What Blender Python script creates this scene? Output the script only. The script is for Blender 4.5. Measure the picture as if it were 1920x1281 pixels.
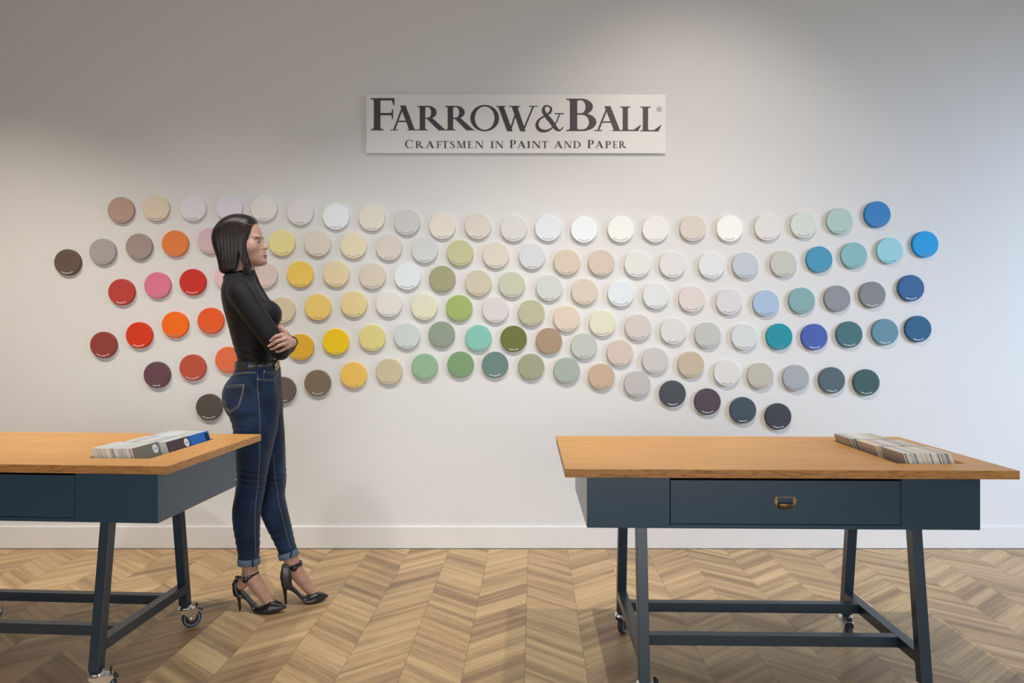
import bpy, bmesh, math, random
import numpy as np
from mathutils import Vector, Matrix
from mathutils.bvhtree import BVHTree
for _o in list(bpy.data.objects): bpy.data.objects.remove(_o)
SC = bpy.context.scene
COL = SC.collection
random.seed(7)
# ------------------------------------------------------------------ camera
F = 1350.0; CZ = 1.224; HY = 624.0; CX = 960.0; WY = 4.09
cd = bpy.data.cameras.new('camera'); cam = bpy.data.objects.new('camera', cd); COL.objects.link(cam)
cd.sensor_width = 36; cd.lens = F/1920*36; cd.shift_y = -(640.5-HY)/1920.0
cam.location = (0, 0, CZ); cam.rotation_euler = (math.pi/2, 0, 0); SC.camera = cam
# ------------------------------------------------------------------ world and lights
SC.view_settings.view_transform = 'Standard'; SC.view_settings.look = 'None'
SC.view_settings.gamma = 1; SC.view_settings.use_curve_mapping = False
SC.view_settings.exposure = 0.0
w = bpy.data.worlds.new('daylight'); SC.world = w; w.use_nodes = True
bg = w.node_tree.nodes['Background']; bg.inputs[0].default_value = (0.96, 1.0, 0.70, 1); bg.inputs[1].default_value = 0.155
def area(name, loc, target, sx, sy, power, col, spread=180):
    l = bpy.data.lights.new(name, 'AREA'); l.shape = 'RECTANGLE'; l.size = sx; l.size_y = sy; l.energy = power; l.color = col
    l.spread = math.radians(spread)
    o = bpy.data.objects.new(name, l); COL.objects.link(o); o.location = loc
    o.rotation_euler = (Vector(target)-Vector(loc)).to_track_quat('-Z', 'Y').to_euler(); return o
def spot(name, loc, target, power, col, ang, blend, r=.03):
    l = bpy.data.lights.new(name, 'SPOT'); l.energy = power; l.color = col; l.spot_size = math.radians(ang); l.spot_blend = blend; l.shadow_soft_size = r
    o = bpy.data.objects.new(name, l); COL.objects.link(o); o.location = loc
    o.rotation_euler = (Vector(target)-Vector(loc)).to_track_quat('-Z', 'Y').to_euler(); return o
WARM = (1.0, .875, .745)
LX = [-2.9, -1.65, -.4, .85]
LP = [(226, (1, .88, .75)), (118, (.99, .95, .90)), (166, (.96, .98, .96)), (118, (.99, .90, .83))]
for i, x in enumerate(LX):
    spot('track_light_lamp', (x, 2.35, 3.42), (x, 3.40, 0.3), LP[i][0], LP[i][1], 88, 1, (.014, .06, .014, .014)[i])
spot('accent_lamp', (1.0, 2.35, 3.42), (1.0, 4.09, 1.55), 75, WARM, 80, 1, .014)
# daylight from the storefront glazing on the right and behind the camera
area('window_light', (5.6, 1.4, 2.2), (2.7, WY, 0.3), 1.8, 1.8, 50, (0.69, .86, 1.14), 85)
area('front_window_light', (-.2, -3.6, 1.3), (-.2, WY, 0.9), 7.0, 2.2, 50, (0.93, .95, .99), 90)

# ------------------------------------------------------------------ helpers
def lin(c):
    out = []
    for v in c[:3]:
        v = v/255.0
        out.append(v/12.92 if v <= .04045 else ((v+.055)/1.055)**2.4)
    return tuple(out)
def px(x, y, Y):                       # pixel + depth -> point in the room
    return Vector(((x-CX)*Y/F, Y, CZ+(HY-y)*Y/F))
def wx(x, Y): return (x-CX)*Y/F
def wz(y, Y): return CZ+(HY-y)*Y/F
_mc = {}
def mat(name, col, rough=.5, metal=0, bump=0, bscale=200, spec=.5, stretch=(1, 1, 1), coat=0, var=0, vscale=20):
    if name in _mc: return _mc[name]
    m = bpy.data.materials.new(name); m.use_nodes = True; nt = m.node_tree; b = nt.nodes['Principled BSDF']
    b.inputs['Base Color'].default_value = (*col, 1); b.inputs['Roughness'].default_value = rough; b.inputs['Metallic'].default_value = metal
    b.inputs['Specular IOR Level'].default_value = spec; b.inputs['Coat Weight'].default_value = coat
    if bump or var:
        tc = nt.nodes.new('ShaderNodeTexCoord'); mp = nt.nodes.new('ShaderNodeMapping'); mp.inputs['Scale'].default_value = stretch
        nt.links.new(tc.outputs['Object'], mp.inputs[0])
    if bump:
        n = nt.nodes.new('ShaderNodeTexNoise'); n.inputs['Scale'].default_value = bscale; n.inputs['Detail'].default_value = 4
        nt.links.new(mp.outputs[0], n.inputs[0]); bp = nt.nodes.new('ShaderNodeBump'); bp.inputs['Strength'].default_value = bump; bp.inputs['Distance'].default_value = .002
        nt.links.new(n.outputs[0], bp.inputs['Height']); nt.links.new(bp.outputs[0], b.inputs['Normal'])
    if var:
        n = nt.nodes.new('ShaderNodeTexNoise'); n.inputs['Scale'].default_value = vscale; n.inputs['Detail'].default_value = 3
        nt.links.new(mp.outputs[0], n.inputs[0]); r = nt.nodes.new('ShaderNodeValToRGB')
        r.color_ramp.elements[0].position = .3; r.color_ramp.elements[1].position = .7
        r.color_ramp.elements[0].color = (*[c*(1-var) for c in col], 1); r.color_ramp.elements[1].color = (*[min(1, c*(1+var)) for c in col], 1)
        nt.links.new(n.outputs[0], r.inputs[0]); nt.links.new(r.outputs[0], b.inputs['Base Color'])
    _mc[name] = m; return m
def mkobj(name, verts, faces, mats, parent=None, smooth=False, mi=None, loc=None, rot=None):
    me = bpy.data.meshes.new(name); me.from_pydata([tuple(v) for v in verts], [], [tuple(f) for f in faces]); me.update()
    if not isinstance(mats, (list, tuple)): mats = [mats]
    for m in mats: me.materials.append(m)
    if mi is not None: me.polygons.foreach_set('material_index', list(mi))
    if smooth: me.polygons.foreach_set('use_smooth', [True]*len(me.polygons))
    o = bpy.data.objects.new(name, me); COL.objects.link(o)
    if parent: o.parent = parent
    if loc is not None: o.location = loc
    if rot is not None: o.rotation_euler = rot
    return o
def empty(name, loc, rz=0):
    o = bpy.data.objects.new(name, None); COL.objects.link(o); o.location = loc; o.rotation_euler = (0, 0, rz); o.empty_display_size = .1; return o
def tag(o, label=None, cat=None, group=None, kind=None):
    for k, v in (('label', label), ('category', cat), ('group', group), ('kind', kind)):
        if v: o[k] = v
    return o
class MB:
    def __init__(s): s.v = []; s.f = []; s.m = []
    def add(s, vs, fs, mi=0):
        n = len(s.v); s.v += [Vector(v) for v in vs]; s.f += [tuple(i+n for i in f) for f in fs]; s.m += [mi]*len(fs); return s
    def box(s, x0, y0, z0, x1, y1, z1, mi=0, bev=0, M=None):
        if bev:
            bm = bmesh.new(); bmesh.ops.create_cube(bm, size=1)
            for v in bm.verts: v.co = Vector(((x0+x1)/2+v.co.x*(x1-x0), (y0+y1)/2+v.co.y*(y1-y0), (z0+z1)/2+v.co.z*(z1-z0)))
            bmesh.ops.bevel(bm, geom=bm.edges[:], offset=bev, segments=2, affect='EDGES', profile=.5)
            vs = [v.co.copy() for v in bm.verts]; bm.verts.index_update(); fs = [[v.index for v in f.verts] for f in bm.faces]; bm.free()
        else:
            vs = [Vector(p) for p in ((x0, y0, z0), (x1, y0, z0), (x1, y1, z0), (x0, y1, z0), (x0, y0, z1), (x1, y0, z1), (x1, y1, z1), (x0, y1, z1))]
            fs = [(0, 3, 2, 1), (4, 5, 6, 7), (0, 1, 5, 4), (1, 2, 6, 5), (2, 3, 7, 6), (3, 0, 4, 7)]
        if M: vs = [M @ v for v in vs]
        return s.add(vs, fs, mi)
    def hexa(s, bot, top, mi=0):        # four bottom corners, four top corners (ccw from above)
        return s.add(list(bot)+list(top), [(0, 3, 2, 1), (4, 5, 6, 7), (0, 1, 5, 4), (1, 2, 6, 5), (2, 3, 7, 6), (3, 0, 4, 7)], mi)
    def lathe(s, prof, n=32, mi=0, M=None):   # prof: (r,z)
        vs = []; fs = []
        for r, z in prof:
            for k in range(n):
                a = 2*math.pi*k/n; vs.append(Vector((r*math.cos(a), r*math.sin(a), z)))
        for i in range(len(prof)-1):
            for k in range(n):
                k2 = (k+1) % n; fs.append((i*n+k, i*n+k2, (i+1)*n+k2, (i+1)*n+k))
        fs.append(tuple(reversed(range(n)))); fs.append(tuple((len(prof)-1)*n+k for k in range(n)))
        if M: vs = [M @ v for v in vs]
        return s.add(vs, fs, mi)
    def tube(s, pts, r, n=8, mi=0, flat=1.0, up=None, closed=False):
        pts = [Vector(p) for p in pts]; N = len(pts); vs = []; fs = []
        rs = r if isinstance(r, (list, tuple)) else [r]*N
        prev = None
        for i, p in enumerate(pts):
            a = pts[(i-1) % N] if (closed or i > 0) else p; b = pts[(i+1) % N] if (closed or i < N-1) else p
            t = (b-a).normalized()
            if up is not None: u = (Vector(up)-t*t.dot(Vector(up))).normalized()
            elif prev is None:
                u = t.orthogonal().normalized()
            else: u = (prev-t*t.dot(prev)).normalized()
            prev = u; v = t.cross(u)
            for k in range(n):
                an = 2*math.pi*k/n; vs.append(p+(u*math.cos(an)+v*math.sin(an)*flat)*rs[i])
        M_ = N if closed else N-1
        for i in range(M_):
            j = (i+1) % N
            for k in range(n):
                k2 = (k+1) % n; fs.append((i*n+k, i*n+k2, j*n+k2, j*n+k))
        if not closed: fs.append(tuple(reversed(range(n)))); fs.append(tuple((N-1)*n+k for k in range(n)))
        return s.add(vs, fs, mi)
    def build(s, name, mats, parent=None, smooth=False, loc=None, rot=None):
        o = mkobj(name, s.v, s.f, mats, parent, smooth, s.m, loc, rot)
        if smooth == 'auto':
            try: o.data.set_sharp_from_angle(angle=math.radians(35))
            except Exception: pass
        return o

# ------------------------------------------------------------------ materials of the room
WALLC = (.70, .692, .672)
m_wall = mat('wall_paint', WALLC, .55, bump=.04, bscale=350, spec=.3)
m_trim = mat('trim_paint', (.725, .705, .685), .4, spec=.4)
m_ceil = mat('ceiling_paint', (.60, .57, .54), .9)
m_dark = mat('dark_gap', (.02, .018, .016), .8)

def floor_material():
    m = bpy.data.materials.new('chevron_oak_floor'); m.use_nodes = True; nt = m.node_tree; N = nt.nodes; L = nt.links; b = N['Principled BSDF']
    def math_(op, a, b_=None, c=None):
        n = N.new('ShaderNodeMath'); n.operation = op
        for i, v in enumerate((a, b_, c)):
            if v is None: continue
            if isinstance(v, (int, float)): n.inputs[i].default_value = v
            else: L.new(v, n.inputs[i])
        return n.outputs[0]
    def comb(x, y, z=0.0):
        n = N.new('ShaderNodeCombineXYZ')
        for i, v in enumerate((x, y, z)):
            if isinstance(v, (int, float)): n.inputs[i].default_value = v
            else: L.new(v, n.inputs[i])
        return n.outputs[0]
    def white(vec):
        n = N.new('ShaderNodeTexWhiteNoise'); n.noise_dimensions = '3D'; L.new(vec, n.inputs[0]); return n
    def noise(vec, sc, det=3, dist=0):
        n = N.new('ShaderNodeTexNoise'); n.inputs['Scale'].default_value = sc; n.inputs['Detail'].default_value = det; n.inputs['Distortion'].default_value = dist; L.new(vec, n.inputs[0]); return n.outputs[0]
    tc = N.new('ShaderNodeTexCoord'); sp = N.new('ShaderNodeSeparateXYZ'); L.new(tc.outputs['Object'], sp.inputs[0])
    x, y = sp.outputs[0], sp.outputs[1]
    W = .222; SL = .824; P = .1265
    u = math_('SUBTRACT', math_('SUBTRACT', x, .091), math_('MULTIPLY', math_('SUBTRACT', y, WY), .030))
    tri = math_('PINGPONG', u, W); colid = math_('FLOOR', math_('DIVIDE', u, W))
    vp = math_('ADD', math_('SUBTRACT', y, 2.882), math_('MULTIPLY', tri, SL))
    q = math_('DIVIDE', vp, P); idx = math_('FLOOR', q); fr = math_('FRACT', q)
    rnd = white(comb(idx, colid, 3.0)).outputs[0]
    # planks of uneven tone: several strips printed on each board
    sub = noise(comb(math_('MULTIPLY', tri, 1.1), math_('ADD', math_('MULTIPLY', vp, 15.0), math_('MULTIPLY', rnd, 30.0)), math_('MULTIPLY', colid, 9.7)), 1.0, 2.5)
    grain = noise(comb(math_('MULTIPLY', tri, 5.0), math_('MULTIPLY', vp, 120.0), math_('ADD', math_('MULTIPLY', colid, 3.3), rnd)), 1.0, 6, .6)
    fine = noise(comb(math_('MULTIPLY', tri, 30.0), math_('MULTIPLY', vp, 420.0), colid), 1.0, 4)
    t = math_('ADD', math_('MULTIPLY', math_('SUBTRACT', rnd, .5), .30), math_('MULTIPLY', math_('SUBTRACT', sub, .5), 1.5))
    t = math_('ADD', t, math_('MULTIPLY', math_('SUBTRACT', grain, .5), .95))
    t = math_('ADD', t, math_('MULTIPLY', math_('SUBTRACT', fine, .5), .55))
    t = math_('ADD', t, .56)
    r = N.new('ShaderNodeValToRGB'); L.new(t, r.inputs[0]); e = r.color_ramp.elements
    e[0].position = 0.0; e[0].color = (.185, .114, .060, 1); e[1].position = 1.0; e[1].color = (.66, .465, .245, 1)
    k = e.new(.35); k.color = (.335, .215, .112, 1); k = e.new(.62); k.color = (.49, .33, .168, 1)
    # joints
    jd = math_('MINIMUM', tri, math_('SUBTRACT', W, tri)); j1 = math_('LESS_THAN', jd, .0011)
    jf = math_('MINIMUM', fr, math_('SUBTRACT', 1.0, fr)); j2 = math_('MULTIPLY', math_('LESS_THAN', jf, .008), .45)
    jj = math_('MULTIPLY', math_('MAXIMUM', j1, j2), .6)
    mx = N.new('ShaderNodeMix'); mx.data_type = 'RGBA'; L.new(jj, mx.inputs[0]); L.new(r.outputs[0], mx.inputs[6]); mx.inputs[7].default_value = (.06, .036, .02, 1)
    L.new(mx.outputs[2], b.inputs['Base Color'])
    rr = math_('ADD', .36, math_('MULTIPLY', grain, .2)); L.new(rr, b.inputs['Roughness']); b.inputs['Specular IOR Level'].default_value = .45
    bp = N.new('ShaderNodeBump'); bp.inputs['Strength'].default_value = .25; bp.inputs['Distance'].default_value = .0012
    L.new(math_('SUBTRACT', math_('ADD', grain, math_('MULTIPLY', fine, .4)), jj), bp.inputs['Height']); L.new(bp.outputs[0], b.inputs['Normal'])
    return m
m_floor = floor_material()

def plate(name, x0, y0, z0, x1, y1, z1, m):
    return tag(MB().box(x0, y0, z0, x1, y1, z1).build(name, m), kind='structure')
plate('floor', -5.2, -4.2, -.05, 6.2, WY+.1, 0, m_floor)
plate('wall_back', -5.2, WY, 0, 6.2, WY+.12, 3.7, m_wall)
plate('wall_left', -5.2, -4.2, 0, -5.08, WY, 3.7, m_wall)
plate('ceiling', -5.2, -4.2, 3.62, 6.2, WY+.12, 3.72, m_ceil)
bb = MB()
bb.box(-5.08, WY-.014, .002, 6.2, WY, .123, 0, .0); bb.hexa([(-5.08, WY-.014, .123), (6.2, WY-.014, .123), (6.2, WY, .123), (-5.08, WY, .123)], [(-5.08, WY-.010, .127), (6.2, WY-.010, .127), (6.2, WY, .127), (-5.08, WY, .127)])
bb.box(-5.08, WY-.0155, 0, 6.2, WY-.002, .003, 1)
tag(bb.build('baseboard_back', [m_trim, m_dark]), kind='structure')
# track light bodies over the display, above the picture
m_fix = mat('lamp_housing', (.75, .75, .75), .4)
for i, x in enumerate(LX):
    r = empty('track_light', (x, 2.35, 3.42)); tag(r, ['first', 'second', 'third', 'last'][i]+' ceiling spotlight counted from the side wall, aimed at the paint display', 'spotlight', 'ceiling spotlights')
    d = (Vector((x, 3.75, .5))-Vector((x, 2.35, 3.42))).to_track_quat('Z', 'Y').to_matrix().to_4x4()
    MB().lathe([(.048, -.13), (.052, -.12), (.052, .0), (.048, .005), (.046, 0), (.044, -.05), (.001, -.051)], 24, 0, d).build('lamp_shade', m_fix, r, 'auto')
    MB().box(-.012, -.012, .04, .012, .012, .2).build('bracket', m_fix, r)
# ------------------------------------------------------------------ lettering in a drawn roman face
def rect(x0, y0, x1, y1): return [[(x0, y0), (x1, y0), (x1, y1), (x0, y1)]]
def ringp(cx, cy, rx, ry, ix, iy, a0=0, a1=360, icx=None, icy=None, n=28):
    icx = cx if icx is None else icx; icy = cy if icy is None else icy; out = []
    for i in range(n):
        a = math.radians(a0+(a1-a0)*i/n); b = math.radians(a0+(a1-a0)*(i+1)/n)
        out.append([(cx+rx*math.cos(a), cy+ry*math.sin(a)), (cx+rx*math.cos(b), cy+ry*math.sin(b)), (icx+ix*math.cos(b), icy+iy*math.sin(b)), (icx+ix*math.cos(a), icy+iy*math.sin(a))])
    return out
def stroke(pts, ws):
    P = []; Wd = []; n = len(pts)
    for i in range(n-1):
        p0 = pts[max(i-1, 0)]; p1 = pts[i]; p2 = pts[i+1]; p3 = pts[min(i+2, n-1)]
        for k in range(8):
            t = k/8; f = lambda a, b, c, d: .5*((2*b)+(-a+c)*t+(2*a-5*b+4*c-d)*t*t+(-a+3*b-3*c+d)*t**3)
            P.append((f(p0[0], p1[0], p2[0], p3[0]), f(p0[1], p1[1], p2[1], p3[1]))); Wd.append(ws[i]*(1-t)+ws[i+1]*t)
    P.append(pts[-1]); Wd.append(ws[-1]); L = []; R = []
    for i, p in enumerate(P):
        a = P[max(i-1, 0)]; b = P[min(i+1, len(P)-1)]; dx, dy = b[0]-a[0], b[1]-a[1]; l = math.hypot(dx, dy) or 1
        L.append((p[0]-dy/l*Wd[i]/2, p[1]+dx/l*Wd[i]/2)); R.append((p[0]+dy/l*Wd[i]/2, p[1]-dx/l*Wd[i]/2))
    return [[L[i], R[i], R[i+1], L[i+1]] for i in range(len(P)-1)]
s_, T, h_ = .035, .17, .05     # serif thickness, stem, hairline (unit height)
def stem(x, w=T, y0=0, y1=1, e=.085):
    o = rect(x, y0, x+w, y1)
    if y0 == 0: o += rect(x-e, 0, x+w+e, s_)+[[(x-.03, s_), (x+w+.03, s_), (x+w, s_+.05), (x, s_+.05)]]
    if y1 == 1: o += rect(x-e, 1-s_, x+w+e, 1)+[[(x, .95-s_), (x+w, .95-s_), (x+w+.03, 1-s_), (x-.03, 1-s_)]]
    return o
def diag(x0, y0, x1, y1, w): return [[(x0-w/2, y0), (x0+w/2, y0), (x1+w/2, y1), (x1-w/2, y1)]]
def bowl(x, y0, y1, w, th=T): # right facing bowl from x
    cy = (y0+y1)/2; ry = (y1-y0)/2
    return rect(x, y1-h_, x+w*.35, y1)+rect(x, y0, x+w*.35, y0+h_)+ringp(x+w*.35, cy, w*.65, ry, w*.65-th, ry-h_, -90, 90)
def gA():
    return diag(.12, .02, .415, .99, .06)+diag(.69, .02, .40, .99, .18)+rect(.22, .33, .58, .385)+rect(0, 0, .24, s_)+rect(.54, 0, .85, s_)
G = {
 'A': (gA, .85), 'B': (lambda: stem(.09)+bowl(.2, .50, 1, .42)+bowl(.2, 0, .55, .50), .72),
 'C': (lambda: ringp(.46, .5, .46, .52, .33, .47, 48, 312, .49)+[[(.74, .70), (.78, .70), (.79, .98), (.75, .92)], [(.72, .17), (.80, .24), (.82, .28), (.76, .10)]], .84),
 'D': (lambda: stem(.09)+rect(.2, 1-h_, .4, 1)+rect(.2, 0, .4, h_)+ringp(.38, .5, .46, .5, .30, .45, -90, 90), .86),
 'E': (lambda: stem(.09)+rect(.2, 1-h_, .60, 1)+rect(.2, 0, .62, h_)+rect(.2, .49, .5, .545)+rect(.47, .40, .5, .63)+[[(.56, 1), (.60, 1), (.60, .78), (.585, .78)], [(.56, h_), (.61, 0), (.67, .24), (.645, .24)]], .68),
 'F': (lambda: stem(.09)+rect(.2, 1-.07, .62, 1)+rect(.2, .47, .585, .54)+[[(.54, .54), (.585, .54), (.585, .66), (.565, .66)], [(.565, .35), (.585, .35), (.585, .47), (.54, .47)], [(.55, .93), (.62, .93), (.62, .77), (.60, .77)]], .64),
 'I': (lambda: stem(.09), .35),
 'L': (lambda: stem(.09)+rect(.2, 0, .60, h_)+[[(.45, h_), (.60, 0), (.70, .25), (.675, .25)]], .71),
 'M': (lambda: rect(.11, 0, .17, 1)+rect(0, 0, .28, s_)+rect(0, 1-s_, .2, 1)+diag(.24, 1, .55, .02, .16)+diag(.86, 1, .56, .02, .055)+stem(.83, .17), 1.09),
 'N': (lambda: rect(.10, 0, .155, 1)+rect(0, 0, .26, s_)+rect(0, 1-s_, .22, 1)+diag(.20, 1, .78, .0, .19)+rect(.76, 0, .815, 1)+rect(.66, 1-s_, .92, 1), .92),
 'O': (lambda: ringp(.52, .5, .52, .52, .355, .46), 1.04),
 'P': (lambda: stem(.09)+bowl(.2, .45, 1, .43), .64),
 'R': (lambda: stem(.09)+bowl(.2, .47, 1, .42)+[[(.30, .49), (.50, .49), (.90, .02), (.66, .02)], [(.66, .02), (.90, .02), (1.02, 0), (.70, 0)]], .98),
 'S': (lambda: stroke([(.46, .80), (.40, .95), (.27, 1.0), (.10, .90), (.10, .70), (.28, .54), (.46, .36), (.46, .13), (.27, 0), (.10, .05), (.04, .24)], [.03, .05, .06, .12, .15, .17, .15, .12, .06, .05, .03])+rect(.445, .72, .47, .99)+rect(.03, 0, .055, .28), .55),
 'T': (lambda: stem(.31)+rect(.03, 1-.055, .76, 1)+[[(.02, 1), (.10, 1), (.035, .78), (.015, .78)], [(.69, 1), (.77, 1), (.775, .78), (.755, .78)]], .79),
 'W': (lambda: diag(.16, 1, .46, -.02, .18)+diag(.46, -.02, .72, .98, .055)+diag(.60, 1, .88, -.02, .18)+diag(.88, -.02, 1.22, 1, .055)+rect(0, 1-s_, .33, 1)+rect(.42, 1-s_, .80, 1)+rect(1.08, 1-s_, 1.36, 1), 1.36),
 '&': (lambda: stroke([(1.10, .16), (.95, .02), (.80, .10), (.60, .38), (.40, .62), (.30, .80), (.34, .97), (.48, 1.0), (.60, .90), (.56, .74), (.36, .60), (.14, .46), (.04, .26), (.12, .06), (.36, -.01), (.62, .10), (.82, .36), (.90, .56), (.96, .68)], [.03, .06, .15, .18, .16, .14, .08, .05, .09, .10, .06, .08, .13, .14, .10, .06, .05, .05, .05])+rect(.74, .67, 1.12, .71), 1.16),
}
_zc = [0]
def place_glyph(mb, ch, x0, x1, yb, h, M, dep=.0012):
    """x0..x1, baseline yb, height h in sign units (M maps (x, y) to the sign's own frame)"""
    fn, gw = G[ch]; sx = (x1-x0)/gw
    for q in fn():
        p = [M(x0+a*sx, yb+b*h) for a, b in q]
        ar = sum(p[i][0]*p[(i+1) % 4][1]-p[(i+1) % 4][0]*p[i][1] for i in range(4))
        if ar < 0: p = p[::-1]
        # the sign's front looks towards -y
        _zc[0] = (_zc[0]+1) % 90; dd = dep+_zc[0]*8e-6
        mb.hexa([(a, 0, b) for a, b in p], [(a, -dd, b) for a, b in p])
# ------------------------------------------------------------------ sign
m_sign = mat('sign_face', lin((229, 228, 225)), .38, .0, bump=.03, bscale=60, stretch=(1, 1, 30))
m_signedge = mat('sign_edge', lin((150, 146, 138)), .5)
m_ink = mat('sign_ink', lin((66, 60, 66)), .5)
YS = WY-.018
sx0, sx1 = wx(686.5, YS), wx(1248.5, YS); sz1, sz0 = wz(177, YS), wz(287.5, YS)
sign = empty('wall_sign', (sx0, YS, sz0)); tag(sign, 'long pale shop sign with dark serif lettering mounted high on the wall above the discs', 'sign')
SW, SH = sx1-sx0, sz1-sz0
MB().box(0, 0, 0, SW, .004, SH, 0, .001).build('panel', m_sign, sign)
MB().box(.02, .004, .01, SW-.02, .018, SH-.01).build('mounting_frame', m_signedge, sign)
def SM(zx, zy):       # sign drawing units: zoomed pixels, y up from the bottom
    X = 680+zx/3.3103; Yp = 160+zy/3.3103
    return (wx(X, YS)-sx0, wz(Yp, YS)-sz0)
Mz = lambda a, b: SM(a, -b)
mb = MB()
for ch, a, b, top, base in [('F', 48, 202, 80, 280), ('A', 172, 337, 124, 280), ('R', 337, 530, 128, 280), ('R', 510, 705, 128, 280), ('O', 668, 847, 125, 283), ('W', 826, 1087, 128, 283), ('&', 1076, 1256, 128, 283),
                            ('B', 1262, 1456, 83, 284), ('A', 1437, 1612, 128, 284), ('L', 1597, 1731, 132, 284), ('L', 1722, 1857, 133, 286)]:
    place_glyph(mb, ch, a, b, -base, base-top, Mz)
mb.build('lettering', m_ink, sign)['label'] = 'large dark shop name in serif capitals'
mb = MB()
line2 = [('C', 263, 315, 1), ('R', 327, 382, 0), ('A', 391, 446, 0), ('F', 459, 488, 0), ('T', 490, 535, 0), ('S', 543, 572, 0), ('M', 583, 641, 0), ('E', 652, 684, 0), ('N', 697, 752, 0),
         ('I', 794, 814, 0), ('N', 822, 875, 0), ('P', 912, 952, 1), ('A', 958, 1015, 0), ('I', 1020, 1042, 0), ('N', 1050, 1105, 0), ('T', 1112, 1151, 0),
         ('A', 1188, 1242, 0), ('N', 1250, 1298, 0), ('D', 1306, 1354, 0), ('P', 1394, 1436, 1), ('A', 1442, 1497, 0), ('P', 1505, 1541, 0), ('E', 1552, 1583, 0), ('R', 1590, 1638, 0)]
for w0, w1 in ((0, 9), (9, 11), (11, 16), (16, 19), (19, 24)):
    mb = MB()
    for ch, a, b, big in line2[w0:w1]: place_glyph(mb, ch, a, b, -390, 50 if big else 43, Mz)
    mb.build('lettering', m_ink, sign)['label'] = 'one word of the small serif line'
mb = MB()
for q in ringp(1841, -150, 16, 16, 14, 14): mb.hexa([(a, 0, b) for a, b in [Mz(*t) for t in q]][::-1], [(a, -.001, b) for a, b in [Mz(*t) for t in q]][::-1])
for q in rect(1835, -158, 1837.5, -141)+rect(1835, -143, 1843, -141)+rect(1835, -151, 1843, -149)+rect(1842, -149, 1844.5, -143)+[[(1839, -150), (1842, -150), (1847, -158), (1844, -158)]]:
    mb.hexa([(a, 0, b) for a, b in [Mz(*t) for t in q]], [(a, -.001, b) for a, b in [Mz(*t) for t in q]])
mb.build('registered_mark', m_ink, sign)

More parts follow.
